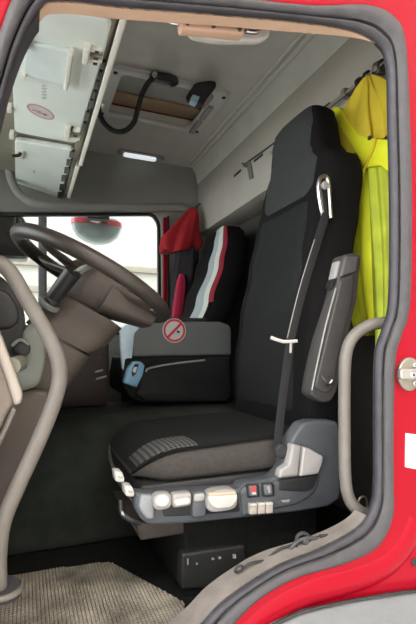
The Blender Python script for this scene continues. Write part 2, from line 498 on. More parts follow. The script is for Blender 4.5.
# unseen roof and two walls added to shade the camera side from the sky
wall_box('shade_roof', (-3.0, -6.0, 4.6), (8.0, 4.2, 4.8), SHADEW, 'unseen white roof added to keep sky light off the truck', 'roof')
wall_box('shade_wall_side', (-3.0, -6.2, -1.25), (8.0, -6.0, 4.8), SHADEW, 'unseen white wall added to shade the driver side', 'wall')
wall_box('shade_wall_end', (8.0, -6.2, -1.25), (8.2, 4.2, 4.8), SHADEW, 'unseen white wall added to shade the rear of the truck', 'wall')
for z in (1.85, 2.38):
    rbox('wall_rail', (-9, 8.9, z), (9, 9.0, z + 0.12), mat('pale_rail', (0.22, 0.20, 0.16), 0.7), hw, 0.01)

# ================================================================== OVERHEAD LOCKER
LP = Plane((0.240, 0, 0.68 + 0.935), (-0.974, 0, 0.227), (0, 1, 0))
lk = thing('overhead_locker', 'pale overhead storage locker with two lids above the windscreen', 'locker', (0.0, 1.2, 1.65))
e0 = LP.px(118, 30); 
prism('body', [(-0.02, 0.10), (0.9, 0.10), (0.9, 2.06), (-0.02, 2.06)], LP, -0.018, -0.10, OLIVE, lk, 0.004)
rbox('rear_board', (0.215, 0.10, 1.62), (0.240, 2.06, 1.90), OLIVE, lk, 0.003)
# the pale lip along the rear edge
lipA = [LP.w(-0.002, 0.12, 0.012), LP.w(-0.002, 1.0, 0.012), LP.w(-0.002, 1.52, 0.012)]
prism('edge_lip', [(-0.026, 0.10), (-0.007, 0.10), (-0.007, 1.50), (-0.026, 1.50)], LP, 0.022, -0.03, LIP, lk, 0.005)
prism('edge_lip', [(-0.016, 1.53), (0.004, 1.53), (0.004, 2.04), (-0.016, 2.04)], LP, 0.018, -0.03, LIP, lk, 0.005)
def lid(px, nm_label):
    lp = roundpoly(LP.poly(px), 0.035, 5)
    o = prism('lid', lp, LP, 0.012, -0.014, LID, lk, 0.006)
    lab(o, nm_label); return o
l1 = lid([(24, 0), (113, 17), (105.5, 48), (77.5, 141.5), (15, 130), (12, 60)], 'larger near lid with a raised pocket and oval sticker')
l2 = lid([(15, 138), (74, 148), (60, 199), (16, 189)], 'smaller far lid with two hooks')
def lidpart(name, px, d0, d1, m, par, bev=0.003, rnd=0.006):
    return prism(name, roundpoly(LP.poly(px), rnd), LP, d1, d0, m, par, bev)
# pocket on the near lid
lidpart('pocket', [(27, 36), (72, 44), (67, 79), (25, 69)], 0.010, 0.026, mat('pocket_plastic', (0.80, 0.90, 0.88), 0.35, var=0.03), l1, 0.006, 0.012)
lidpart('pocket_rail', [(71, 43), (76, 44), (70, 81), (66, 80)], 0.010, 0.040, LIP, l1)
lidpart('pocket_rail', [(25, 32), (31, 33), (29, 40), (24, 39)], 0.010, 0.040, BLACK, l1, 0.002)
lidpart('pocket_rail', [(25, 66), (29, 67), (28, 72), (24, 71)], 0.010, 0.036, LIP, l1, 0.002)
# brackets at the lid's hinge side
def bracket(cu, cv, par, s=1.0):
    lidpart('bracket', [(cu - 9 * s, cv - 9 * s), (cu - 2 * s, cv - 7 * s), (cu - 5 * s, cv + 9 * s), (cu - 11 * s, cv + 7 * s)], 0.010, 0.034, LIP, par)
    for k in (-4, 1, 6):
        lidpart('bracket_prong', [(cu - 3 * s, cv + (k - 1.2) * s), (cu + 9 * s, cv + (k + 0.8) * s), (cu + 8.5 * s, cv + (k + 3.2) * s), (cu - 3.5 * s, cv + (k + 1.2) * s)],
                0.010, 0.026, LIP if k != 1 else OLIVE, par, 0.001, 0.001)
bracket(95, 47, l1); bracket(74, 128, l1, 0.8)
for (u, v) in ((99, 44), (98, 51), (97, 56), (72, 124), (77, 130)):
    lidpart('screw_hole', [(u - 2, v - 1.2), (u + 2, v - .6), (u + 2, v + 1.2), (u - 2, v + .6)], 0.012, 0.030, BLACK, l1, 0.001, 0.001)
# black teeth showing in the gap beside the lids
for (u, v) in ((104, 62), (101, 72), (98, 82), (95, 92), (92, 101), (88, 113), (85, 124)):
    lidpart('gap_slot', [(u - 1.2, v - 4), (u + 2.5, v - 3.4), (u + .8, v + 4), (u - 2.6, v + 3.4)], 0.004, 0.014, BLACK, lk, 0.001, 0.001)
for (u, v) in ((73, 152), (70, 160), (68, 168), (65, 176), (63, 185), (61, 193)):
    lidpart('gap_slot', [(u - 2.5, v - 3.4), (u + 2.2, v - 2.8), (u + .6, v + 3.2), (u - 3.4, v + 2.6)], 0.004, 0.016, BLACK, lk, 0.001, 0.001)
# oval warning sticker on the near lid
cx, cy = LP.px(41.5, 109); ex = LP.px(55.5, 112); rx = abs(ex[0] - cx); ry = abs(LP.px(41.5, 115)[1] - cy) * 0.95
st = prism('sticker', circle(cx, cy, rx, ry), LP, 0.0128, 0.0118, STWH, l1)
prism('sticker_ring', [circle(cx, cy, rx, ry), circle(cx, cy, rx * 0.86, ry * 0.86)], LP, 0.0134, 0.0124, mat('faded_red_ink', (0.62, 0.28, 0.28), 0.6), st)
for k, (u0, v0, u1, v1) in enumerate([(33, 107, 42, 109), (38, 109.5, 49, 112), (44, 111, 47, 112.5)]):
    lidpart('sticker_print', [(u0, v0 - .6), (u1, v1 - .6), (u1, v1 + .6), (u0, v0 + .6)], 0.0124, 0.0136, INK if k == 2 else mat('faded_red_ink', (0.62, 0.28, 0.28)), st, 0, 0)
# faint embossed lettering beside the sticker (not legible in the photo)
for k in range(5):
    v = 81.5 + k * 3.1
    lidpart('embossed_letter', [(42.5, v), (47.5, v + .6), (47.3, v + 1.8), (42.3, v + 1.3)], 0.0118, 0.0130, GREYINK, l1, 0, 0)
    lidpart('embossed_letter', [(44.3 + (k % 2), v + .4), (45.3 + (k % 2), v + .5), (45 + (k % 2), v + 2.9), (44 + (k % 2), v + 2.8)], 0.0118, 0.0130, GREYINK, l1, 0, 0)
# hooks on the far lid
for (u, v) in ((21, 149), (21, 185)):
    lidpart('hook_plate', [(u - 5, v - 2), (u + 4, v - .5), (u + 3, v + 7), (u - 5, v + 5.5)], 0.010, 0.020, LIP, l2, 0.002)
    p = LP.w(*LP.px(u, v), 0.012)
    tube('hook', [p, p + LP.az * 0.02, p + LP.az * 0.03 + Vector((-0.03, 0, 0))], 0.008, BLACK, l2, n=3)
lidpart('lid_mark', [(34, 168), (36, 168.3), (35.6, 171), (33.6, 170.7)], 0.0118, 0.0128, GREYINK, l2, 0, 0)
# little bumps on the locker's front edge
for (u, v) in ((10, 106), (12, 133)):
    lidpart('hinge_knuckle', [(u - 2, v - 3), (u + 3, v - 2.4), (u + 3, v + 3), (u - 2, v + 2.4)], -0.005, 0.02, LIP, lk, 0.002)

# ================================================================== ROOF HATCH, LAMP, HANDSET
hatch = thing('roof_hatch', 'grey framed roof hatch with a brown blind set into the headliner', 'roof hatch', (0.64, 1.35, Z_C))
def rrect(x0, x1, y0, y1, r):
    return roundpoly([(x0, -y0), (x1, -y0), (x1, -y1), (x0, -y1)], r, 5)
prism('frame', [rrect(HX0, HX1, HY0, HY1, 0.05), rrect(HX0 + .065, HX1 - .08, HY0 + .035, HY1 - .03, 0.03)], cp, 0.022, -0.004, HFRAME, hatch, 0.008)
rbox('blind', (HX0 + .035, HY0 + .025, Z_C + 0.030), (HX1 - .035, HY0 + .25, Z_C + 0.04), BROWN2, hatch, 0.002)
rbox('blind_bar', (HX0 + .055, HY0 + .255, Z_C + 0.016), (HX1 - .06, HY0 + .285, Z_C + 0.034), BROWN, hatch, 0.006)
rbox('hatch_panel', (HX0 + .035, HY0 + .025, Z_C + 0.045), (HX1 - .035, HY1 - .025, Z_C + 0.055), BROWN, hatch, 0.002)
for (x, y) in ((HX0 + .035, HY0 + .03), (HX1 - .03, HY0 + .03), (HX0 + .035, HY1 - .03), (HX1 - .03, HY1 - .03)):
    disc('screw', (x, y, Z_C - 0.020), (0, 0, -1), 0.010, 0.005, BLKSOFT, hatch)
for k in range(2):
    rbox('side_catch', (HX1 - .075 + .0, HY0 + .12 + .16 * k, Z_C - 0.036), (HX1 - .045, HY0 + .25 + .16 * k, Z_C - 0.02), LIGHTG, hatch, 0.004)

lamp = thing('ceiling_lamp', 'slim pale ceiling lamp near the passenger side of the roof', 'lamp', (0.66, 1.92, Z_C))
ca = cp.px(117, 150); cb = cp.px(170, 150)
prism('base', roundpoly([(ca[0], ca[1] + .032), (cb[0], ca[1] + .032), (cb[0], ca[1] - .032), (ca[0], ca[1] - .032)], 0.03, 5), cp, 0.014, 0.0, LIGHTG, lamp, 0.006)
prism('lens', roundpoly([(ca[0] + .04, ca[1] + .022), (cb[0] - .055, ca[1] + .022), (cb[0] - .055, ca[1] - .022), (ca[0] + .04, ca[1] - .022)], 0.02, 5), cp, 0.030, 0.013, LAMP, lamp, 0.010)
rbox('lamp_switch', (cb[0] - .045, -ca[1] - .012, Z_C - 0.022), (cb[0] - .020, -ca[1] + .012, Z_C - 0.012), WHITEP, lamp, 0.003)

# hand microphone hanging from the hatch, its coiled cord and clip
mp = thing('hand_microphone', 'black hand microphone with a coiled cord hanging from the roof hatch', 'microphone', (0.62, 1.15, 1.87))
mc = at(163, 80, 1.13)
my = 1.13
rings = []
for t, wx, wz in [(0, .012, .009), (.04, .026, .014), (.3, .030, .018), (.65, .032, .020), (.9, .026, .017), (1, .012, .008)]:
    a = at(150, 76, my).lerp(at(178, 82.5, my), t)
    rings.append([a + Vector((0.010 * sup(2 * math.pi * k / 20, 3)[1] * 0, wx * sup(2 * math.pi * k / 20, 3)[0], wz * sup(2 * math.pi * k / 20, 3)[1])) for k in range(20)])
loft('handset', rings, BLACK, mp)
pp('talk_key', [(155, 82), (171, 85), (170, 88), (156, 85.5)], my - 0.034, 0.02, LIGHTG, mp, 0.003)
disc('hook_stud', at(154, 75, my - .04), (0, -1, -0.3), 0.011, 0.02, CHROME, mp)
cpath = crom([at(98, 104, 1.16), at(99, 112, 1.14), at(104, 123, 1.12), at(114, 131, 1.10), at(125, 131, 1.10), at(134, 122, 1.10), at(138, 108, 1.10), at(142, 94, 1.11), at(149, 82, 1.12), at(154, 78, 1.13)], 30)
# coil: helix around the path
L = [0]
for i in range(1, len(cpath)): L.append(L[-1] + (cpath[i] - cpath[i - 1]).length)
hel = []; turns = 62; steps = turns * 7
for s in range(steps + 1):
    d = L[-1] * s / steps
    i = max(j for j in range(len(L)) if L[j] <= d + 1e-9); i = min(i, len(cpath) - 2)
    t = (cpath[i + 1] - cpath[i]); f = (d - L[i]) / max(t.length, 1e-9)
    c = cpath[i] + t * min(f, 1); tn = t.normalized()
    e1 = Vector((0, 1, 0)); e1 = (e1 - tn * e1.dot(tn)).normalized(); e2 = tn.cross(e1)
    a = 2 * math.pi * s / 7
    hel.append(c + (e1 * math.cos(a) + e2 * math.sin(a)) * 0.0085)
tube('coiled_cord', hel, 0.0036, BLACK, mp, n=1, sides=6)
tube('cord_plug', [at(93, 101, 1.17), at(104, 106, 1.17)], 0.009, CHROME, mp, n=1)
dv = thing('radio_unit', 'small black device with a pale blue face clipped to the roof hatch', 'device', at(205, 90, 1.16))
pp('housing', [(189, 92), (196, 82), (216, 79), (217, 86), (208, 97), (204, 104), (193, 99)], 1.13, 0.06, BLKSOFT, dv, 0.010, 0.012)
pp('screen', [(193, 94), (200, 96.5), (197, 103.5), (191, 100.5)], 1.10, 0.035, mat('device_face', (0.42, 0.66, 0.80), 0.3), dv, 0.003)
pp('mount', [(203, 98), (212, 92), (214, 97), (206, 106)], 1.16, 0.04, LIGHTG, dv, 0.004)
# folding grab handle on the header
gh = thing('header_grab_handle', 'beige folding grab handle with metal ends above the doorway', 'grab handle', at(215, 22, 0.10))
pp('grip', [(180, 14), (247, 21), (245, 34), (182, 28)], 0.075, 0.028, mat('beige_grip', (0.62, 0.40, 0.29), 0.55, var=0.05), gh, 0.007, 0.006)
for (u, v) in ((187, 24), (213, 27), (239, 30)):
    p = at(u, v, 0.072); disc('rivet', p, (0, -1, 0), 0.0045, 0.006, DASH, gh)
for s, (u, v) in ((-1, (181, 19)), (1, (246, 26))):
    tube('end_link', [at(u, v + 5, 0.09), at(u + 9 * s, v + 5 + s, 0.09), at(u + 13 * s, v + 1 + s, 0.09), at(u + 12 * s, v - 8 + s, 0.09)], 0.005, CHROME, gh, n=5)
pp('mount_plate', [(176, 2), (272, 12), (270, 36), (260, 41), (215, 40), (192, 35)], 0.125, 0.02, WHITEP, gh, 0.006, 0.01)

# ================================================================== REAR WALL FITTINGS
rail = thing('coat_rail', 'thin metal coat rail with clips along the upper rear wall', 'rail', (X_R - 0.03, 0.5, 1.605))
tube('rod', [(X_R - 0.03, 0.16, 1.602), (X_R - 0.03, 0.6, 1.604), (X_R - 0.03, 1.05, 1.606)], 0.0075, STEEL, rail, n=2)
for y in (0.24, 0.36, 0.52, 0.75, 1.0):
    rbox('bracket', (X_R - 0.042, y - .012, 1.592), (X_R + 0.0, y + .012, 1.622), STEEL, rail, 0.004)
for y in (0.30, 0.335, 0.40, 0.44):
    tube('clip', [(X_R - 0.03, y, 1.618), (X_R - 0.05, y, 1.60), (X_R - 0.035, y, 1.575), (X_R - 0.02, y, 1.60)], 0.005, BLKSOFT, rail, n=4, sides=6)
    rbox('clip_block', (X_R - 0.05, y - .007, 1.57), (X_R - 0.02, y + .007, 1.59), DASH, rail, 0.003)
for (u0, v0, u1, v1) in ((234, 176, 241, 170), (254, 161, 263, 154)):
    pl = XP(X_R)
    prism('slot', pl.poly([(u0, v0 - 1), (u1, v1 - 1), (u1, v1 + 1.6), (u0, v0 + 1.6)]), pl, 0.002, -0.004, BLACK, ur)
pl = XP(X_R)
prism('panel_seam', pl.poly([(244, 164), (330, 102), (330, 104), (244, 166)]), pl, 0.002, -0.003, BLKSOFT, ur)
hk = thing('coat_hook', 'small grey coat hook on the rear liner between two slots', 'hook', pl.p3(250, 172))
prism('plate', roundpoly(pl.poly([(247, 163), (251, 161), (254, 178), (250, 180)]), .005), pl, 0.006, -0.0, DASHG, hk, 0.002)
p = pl.p3(248, 166)
tube('prong', [p, p + Vector((-.02, 0, -.005)), p + Vector((-.035, 0, .012))], 0.005, DASHG, hk, n=4)

# ================================================================== CENTRE TUNNEL, MAT, DASH
tp = Plane((0, 0, 0), (0, 1, 0), (0, 0, 1))   # az = +x
prof = [(0.80, 0.0), (0.82, 0.06), (0.85, 0.34), (0.875, 0.415), (0.93, 0.436), (1.34, 0.436), (1.38, 0.41), (1.40, 0.34), (1.42, 0.0)]
tn = prism('engine_tunnel', roundpoly(prof, 0.04), tp, -0.9, 1.24, TUN, None, 0.01)
tag(tn, 'dark carpeted engine cover running between the two seats', 'engine cover')

fm = thing('floor_mat', 'worn ribbed grey rubber mat in the driver footwell', 'floor mat', (0.1, 0.35, 0))
matpts = [(-0.55, 0.06), (0.24, 0.06), (0.375, 0.27), (0.392, 0.335), (0.33, 0.47), (0.25, 0.64), (0.10, 0.655), (-0.55, 0.675)]
zp0 = Plane((0, 0, 0.0), (1, 0, 0), (0, 1, 0))
prism('base', roundpoly(matpts, 0.03), zp0, 0.001, 0.010, MATM, fm, 0.003)
bm = bmesh.new()
def inside(x, y):
    n = len(matpts); c = False; j = n - 1
    for i in range(n):
        xi, yi = matpts[i]; xj, yj = matpts[j]
        if ((yi > y) != (yj > y)) and (x < (xj - xi) * (y - yi) / (yj - yi) + xi): c = not c
        j = i
    return c
x = -0.30
while x < 0.39:
    y = 0.08
    while y < 0.67:
        if inside(x + .006, y + .006) and inside(x - .006, y - .006):
            h = 0.0135
            vs = [bm.verts.new((x + sx * .0034, y + sy * .0040, z)) for z in (0.009, h) for sx, sy in ((-1, -1), (1, -1), (1, 1), (-1, 1))]
            for f in ((4, 5, 6, 7), (0, 1, 5, 4), (1, 2, 6, 5), (2, 3, 7, 6), (3, 0, 4, 7)): bm.faces.new([vs[i] for i in f])
        y += 0.0105
    x += 0.0095
me = bpy.data.meshes.new('ribs'); bm.to_mesh(me); bm.free()
rb = link('ribs', me, MATR, fm); rb['kind'] = 'stuff'

dash = thing('dashboard', 'brown grey dashboard at the front edge of the doorway', 'dashboard', (-0.3, 1.0, 0.4))
dp = [(-0.90, 0.47), (-0.16, 0.47), (-0.10, 0.50), (-0.03, 0.58), (0.005, 0.70), (-0.005, 0.80), (-0.06, 0.865), (-0.16, 0.88), (-0.90, 0.88)]
XZ = Plane((0, 0.34, 0), (1, 0, 0), (0, 0, 1))
prism('body', roundpoly(dp, 0.04), XZ, 0.0, -1.74, BLKSOFT, dash, 0.02)
# lower brown side panel below the binnacle
lowp = [(-40, 470), (-40, 398), (0, 392), (30, 388), (52, 392), (50, 410), (34, 462), (14, 505), (-10, 530)]
pp('knee_panel', lowp, 0.36, 0.06, DASH, dash, 0.015, 0.03)
pp('side_cover', [(22, 330), (36, 318), (46, 330), (46, 362), (40, 385), (24, 392), (2, 392), (4, 372), (20, 366)], 0.33, 0.06, DASHG, dash, 0.015, 0.03)
pp('cluster_hood', [(-12, 286), (8, 290), (18, 306), (20, 322), (10, 330), (-12, 330)], 0.335, 0.10, BLACK, dash, 0.01, 0.02)
pp('switch_pod', [(12, 344), (18, 339), (27, 340), (31, 346), (30, 354), (22, 357), (13, 354)], 0.30, 0.04, BLACK, dash, 0.008, 0.01)
tube('pod_bezel', [at(12, 346, 0.297), at(20, 340, 0.297), at(29, 345, 0.297)], 0.004, DASHG, dash, n=4)
# end panel at the very left, pale edge
dpn = thing('door_inner_panel', 'beige moulded panel with a pale edge and knob at the left of the doorway', 'panel', at(0, 400, 0.12))
pp('panel', [(-30, 330), (-2, 340), (3, 358), (14, 396), (15, 404), (8, 414), (-4, 440), (-30, 470)], 0.12, 0.05, mat('panel_beige_grey', (0.19, 0.16, 0.135), 0.6, var=0.06), dpn, 0.01, 0.01)
pp('pale_edge', [(-14, 318), (-6, 318), (3, 340), (15, 372), (23, 394), (21, 404), (14, 406), (12, 398), (4, 374), (-6, 346)], 0.11, 0.045, mat('panel_edge_cream', (0.42, 0.37, 0.32), 0.5), dpn, 0.008, 0.008)
pp('lower_lip', [(13, 405), (17, 411), (6, 436), (-6, 458), (-12, 456), (2, 430)], 0.112, 0.04, HANDLE, dpn, 0.008, 0.006)
kp = at(16, 364, 0.15)
tube('knob', [at(12, 366, 0.13), at(20, 363, 0.18)], 0.016, mat('knob_olive', (0.20, 0.20, 0.16), 0.5), dpn, n=1, sides=18)

# centre stack beside the storage console
cs = thing('centre_stack', 'dark brown centre stack of the dashboard behind the steering wheel', 'console', (0.25, 1.35, 0.45))
rbox('body', (0.012, 1.15, 0.438), (0.335, 1.60, 0.762), mat('stack_dark_brown', (0.035, 0.022, 0.020), 0.5, var=0.1), cs, 0.02)
rbox('top_tray', (0.012, 1.15, 0.765), (0.340, 1.62, 0.785), LIGHTG, cs, 0.008)
for (u0, v0, u1, v1, mm) in ((95, 371, 103, 369, LIGHTG), (96, 378, 107, 375, LIGHTG), (98, 347, 101, 347, DASH), (98, 357, 102, 356, DASH)):
    pp('switch', [(u0, v0), (u1, v1), (u1, v1 + 2), (u0, v0 + 2)], 1.149, 0.01, mm, cs, 0.001)
pb = tag(rbox('glare_sheets', (0.06, 1.17, 0.787), (0.336, 1.50, 0.797), BRIGHTW, None, 0.002), 'bright white sheets painting the glare on the centre stack', 'glare')  # white sheets put in place of the glare on the stack top

# storage console with the no smoking sticker
bx = thing('storage_console', 'grey and black storage console with a no smoking sticker between the seats', 'storage box', (0.65, 1.2, 0.449))
BY = 1.06
up = [(133, 357), (134, 336), (141, 325), (150, 322), (221, 321.5), (230, 325), (232, 330), (232, 355)]
pp('lid', up, BY, 0.30, BOXG, bx, 0.012, 0.012)
pp('lid_hinge_strip', [(168, 317.5), (207, 318), (207, 324), (168, 324)], BY + 0.12, 0.06, BLKSOFT, bx, 0.005)
pp('lower_body', [(124, 357), (232, 354), (233, 396), (227, 403), (140, 403), (128, 396), (121, 380)], BY + 0.004, 0.29, BOXD, bx, 0.012, 0.015)
pp('front_panel', [(141, 372), (148, 367), (175, 362.5), (205, 359), (231, 357), (232, 397), (226, 402), (146, 402), (136, 395), (140, 384)], BY - 0.02, 0.05, mat('console_front', (0.011, 0.012, 0.0125), 0.6, spec=0.25, var=0.08), bx, 0.012, 0.01)
tube('chrome_edge', [at(146, 372, BY - .022), at(150, 368, BY - .022), at(175, 363.5, BY - .022), at(205, 360, BY - .022)], 0.0045, LIGHTG, bx, n=5)
pp('sky_lit_trim', [(120.5, 328), (131, 322), (141, 315), (150, 317), (146, 323), (135, 333), (132.5, 357), (133, 372), (123, 374), (121, 350)], BY + 0.006, 0.03, mat('sky_reflection_blue', (0.62, 0.78, 0.90), 0.25, var=0.1), bx, 0.006, 0.006)  # blue sky reflected in the left face, painted as a pale strip
lt = pp('latch', [(125, 379), (128, 368), (134, 361.5), (141, 361.5), (145.5, 365), (143, 376), (137, 388), (124, 383)], BY - 0.028, 0.05, SKYBLUE, bx, 0.010, 0.008)  # blue light on the latch is put into its colour
pp('latch_slot', [(131.5, 372), (134.5, 364), (139, 364), (136, 374), (132.5, 377)], BY - 0.032, 0.01, BLACK, lt, 0.002, 0.004)
pp('latch_button', [(132.5, 371.5), (134.5, 367), (137.5, 367), (135.5, 373)], BY - 0.035, 0.008, BRIGHTW, lt, 0.002, 0.003)
# sticker
SP = YP(BY - 0.0005)
cx, cy = SP.px(174.3, 330.5); r = abs(SP.px(186, 330.5)[0] - SP.px(162.6, 330.5)[0]) / 2
st = prism('no_smoking_sticker', circle(cx, cy, r, r, 36), SP, 0.0012, 0.0, STWH, bx)
prism('red_ring', [circle(cx, cy, r * .93, r * .93, 36), circle(cx, cy, r * .76, r * .76, 36)], SP, 0.002, 0.0008, STRED, st)
d = r * .80; e = r * .075
prism('red_slash', [(cx - d * .707 - e, cy - d * .707 + e), (cx - d * .707 + e, cy - d * .707 - e), (cx + d * .707 + e, cy + d * .707 - e), (cx + d * .707 - e, cy + d * .707 + e)], SP, 0.0022, 0.0008, STRED, st)
prism('cigarette', [(cx + r * .18, cy - r * .16), (cx + r * .42, cy - r * .22), (cx + r * .48, cy - r * .06), (cx + r * .24, cy + r * .02)], SP, 0.0021, 0.0008, INK, st)
prism('cigarette', [(cx - r * .10, cy - r * .30), (cx + r * .30, cy - r * .36), (cx + r * .32, cy - r * .27), (cx - r * .08, cy - r * .21)], SP, 0.0019, 0.0008, mat('sticker_grey', (0.5, 0.5, 0.5)), st)

# ================================================================== STEERING WHEEL AND COLUMN
SC = Vector((0.184, 0.55, 0.892)); TL = math.radians(28); BE = math.radians(1.0)
na = Vector((math.sin(TL), 0, math.cos(TL))); aa = Vector((math.cos(TL), 0, -math.sin(TL))); bb = Vector((0, 1, 0)) * math.cos(BE) + na * math.sin(BE); na = aa.cross(bb)
def SW(a, b, n=0.0): return SC + aa * a + bb * b + na * n
sw = thing('steering_wheel', 'large brown grey leather steering wheel tilted towards the driver seat', 'steering wheel', SC)
RW = 0.230
tube('rim', [SW(RW * math.cos(t), RW * math.sin(t)) for t in [2 * math.pi * k / 48 for k in range(48)]], 0.0205, WHEEL, sw, closed=True, n=1, sides=16)
def hubring(n, la, lb, off, e=2.6):
    return [SW(off + la * sup(2 * math.pi * k / 32, e)[0], lb * sup(2 * math.pi * k / 32, e)[1], n) for k in range(32)]
loft('hub', [hubring(0.03, .05, .05, .03), hubring(0.025, .095, .085, .035), hubring(0.0, .125, .105, .045), hubring(-0.03, .12, .105, .045),
             hubring(-0.075, .085, .08, .02), hubring(-0.095, .06, .06, 0.0)], DASH, sw)
for (ang, wd) in ((38, .05), (-38, .05), (138, .032), (-138, .032)):
    t = math.radians(ang); dr = Vector((math.cos(t), math.sin(t)))
    pts = []
    for s in (0.08, 0.13, 0.18, 0.222):
        pts.append(SW(dr.x * s, dr.y * s, -0.012 if s < .2 else 0.0))
    tube('spoke', pts, (lambda wd: (lambda t: wd * (1 - 0.45 * t)))(wd), WHEEL if abs(ang) > 90 else DASH, sw, ref=tuple(Vector((-dr.y * aa.x, dr.x, -dr.y * aa.z))), ratio=0.36, n=4, sides=14)
# lower spoke cover filling towards the driver
loft('lower_cover', [[SW(.05 + .155 * t, (0.115 - .035 * t * t) * sup(2 * math.pi * k / 24, 4)[0], -0.032 - .012 * (1 - t) + (0.048 - .026 * t) * sup(2 * math.pi * k / 24, 4)[1]) for k in range(24)] for t in (0, .25, .5, .75, 1)], DASH, sw)

col = thing('steering_column', 'brown grey steering column shroud running down from the wheel', 'steering column', SW(0, 0, -0.45))
def colring(n, la, lb, off=0.0):
    return [SW(off + la * sup(2 * math.pi * k / 32, 3.2)[0], lb * sup(2 * math.pi * k / 32, 3.2)[1], n) for k in range(32)]
loft('upper_shroud', [colring(-0.090, .075, .07, .03), colring(-0.096, .10, .088, .04), colring(-0.165, .105, .097, .018), colring(-0.205, .098, .098, .0)], DASH, col)
loft('lower_shroud', [colring(-0.212, .098, .098), colring(-0.30, .098, .098, -.01), colring(-0.42, .088, .092, -.03), colring(-0.56, .08, .085, -.06)], DASH, col)
loft('shroud_gap', [colring(-0.204, .09, .09), colring(-0.213, .09, .09)], BLACK, col)
# stalk on the camera side
s0 = at(49, 304, 0.45); s1 = at(73, 272, 0.40)
tube('stalk', [s0, s0.lerp(s1, .5), s1], lambda t: 0.019 + 0.004 * t, BLACK, col, n=3, sides=16)
disc('stalk_collar', s0 - (s1 - s0).normalized() * 0.006, (s1 - s0), 0.030, 0.014, DASHG, col)
disc('stalk_socket', s0 + (s1 - s0).normalized() * 0.006, (s1 - s0), 0.023, 0.014, BLACK, col)
tube('stalk_tip', [at(76, 275, .40), at(84, 270, .42), at(91, 268, .45)], 0.012, CHROME, col, n=4, ref=(0, 0, 1), ratio=1.5)

# ================================================================== DRIVER SEAT
ds = thing('driver_seat', 'black fabric driver seat with tall backrest and grey control panel', 'seat', (0.55, 0.57, 0.0))
SY = 0.575
def lerp_tab(tab, z):
    for (z0, *v0), (z1, *v1) in zip(tab, tab[1:]):
        if z0 <= z <= z1:
            t = (z - z0) / (z1 - z0); t = t * t * (3 - 2 * t)
            return [a + (b - a) * t for a, b in zip(v0, v1)]
    return list(tab[-1][1:])
# z, front x, thickness, half width
BT = [(0.36, 0.775, 0.13, 0.235), (0.45, 0.765, 0.15, 0.255), (0.62, 0.765, 0.165, 0.268), (0.80, 0.785, 0.165, 0.262),
      (0.98, 0.815, 0.175, 0.245), (1.12, 0.84, 0.18, 0.238), (1.24, 0.86, 0.175, 0.238), (1.30, 0.865, 0.17, 0.225), (1.335, 0.865, 0.15, 0.178),
      (1.365, 0.862, 0.14, 0.158), (1.43, 0.866, 0.13, 0.150), (1.485, 0.873, 0.115, 0.135), (1.51, 0.885, 0.085, 0.11), (1.522, 0.905, 0.04, 0.06)]
def back_ring(z, n=40):
    fx, th, hw = lerp_tab(BT, z); out = []
    bol = 0.030 if z < 1.1 else 0.030 * max(0, (1.3 - z) / 0.2)
    for k in range(n):
        a = 2 * math.pi * k / n; c, s = sup(a, 3.6)
        x = fx + th / 2 - c * th / 2
        if c > 0: x -= bol * (abs(s) ** 2.5) * (c if c < 1 else 1) - 0.010 * bol
        out.append((x, SY + s * hw, z))
    return out
zs = [0.36 + (1.522 - 0.36) * k / 60 for k in range(61)]
zs[-1] = 1.5218
back = loft('backrest', [back_ring(z) for z in zs], FABS, ds, ang=80)
# front panels slightly proud of the backrest: main panel and headrest panel
def front_panel(name, z0, z1, wfrac, m, off=0.004, zn=26, yn=14, shape=None):
    verts = []; faces = []
    for i in range(zn + 1):
        z = z0 + (z1 - z0) * i / zn
        fx, th, hw = lerp_tab(BT, z)
        bol = 0.030 if z < 1.1 else 0.030 * max(0, (1.3 - z) / 0.2)
        wf = wfrac(i / zn)
        for j in range(yn + 1):
            s = (-1 + 2 * j / yn) * wf
            c = (1 - abs(s) ** 3.6) ** (1 / 3.6)
            x = fx + th / 2 - c * th / 2 - bol * (abs(s) ** 2.5) * c
            edge = min(1.0, 6 * min(1 - abs(-1 + 2 * j / yn), i / zn * 1.5 + .0, (1 - i / zn) * 1.5 + .0))
            verts.append((x - off * edge + (1 - edge) * 0.004, SY + s * hw, z))
    for i in range(zn):
        for j in range(yn):
            a = i * (yn + 1) + j
            faces.append((a, a + 1, a + yn + 2, a + yn + 1))
    me = bpy.data.meshes.new(name); me.from_pydata(verts, [], faces); smooth(me, 80)
    bm = bmesh.new(); bm.from_mesh(me); bmesh.ops.recalc_face_normals(bm, faces=bm.faces)
    bm.to_mesh(me); bm.free()
    return link(name, me, m, ds)
front_panel('centre_panel', 0.46, 1.20, lambda t: 0.80 - 0.10 * t, FAB, 0.005, yn=20)
front_panel('headrest_panel', 1.175, 1.508, lambda t: 0.70 + 0.22 * min(1, max(0, (t - .2) * 1.6)) if t > .12 else 0.52 + 1.5 * t, FABH, 0.008, yn=16)
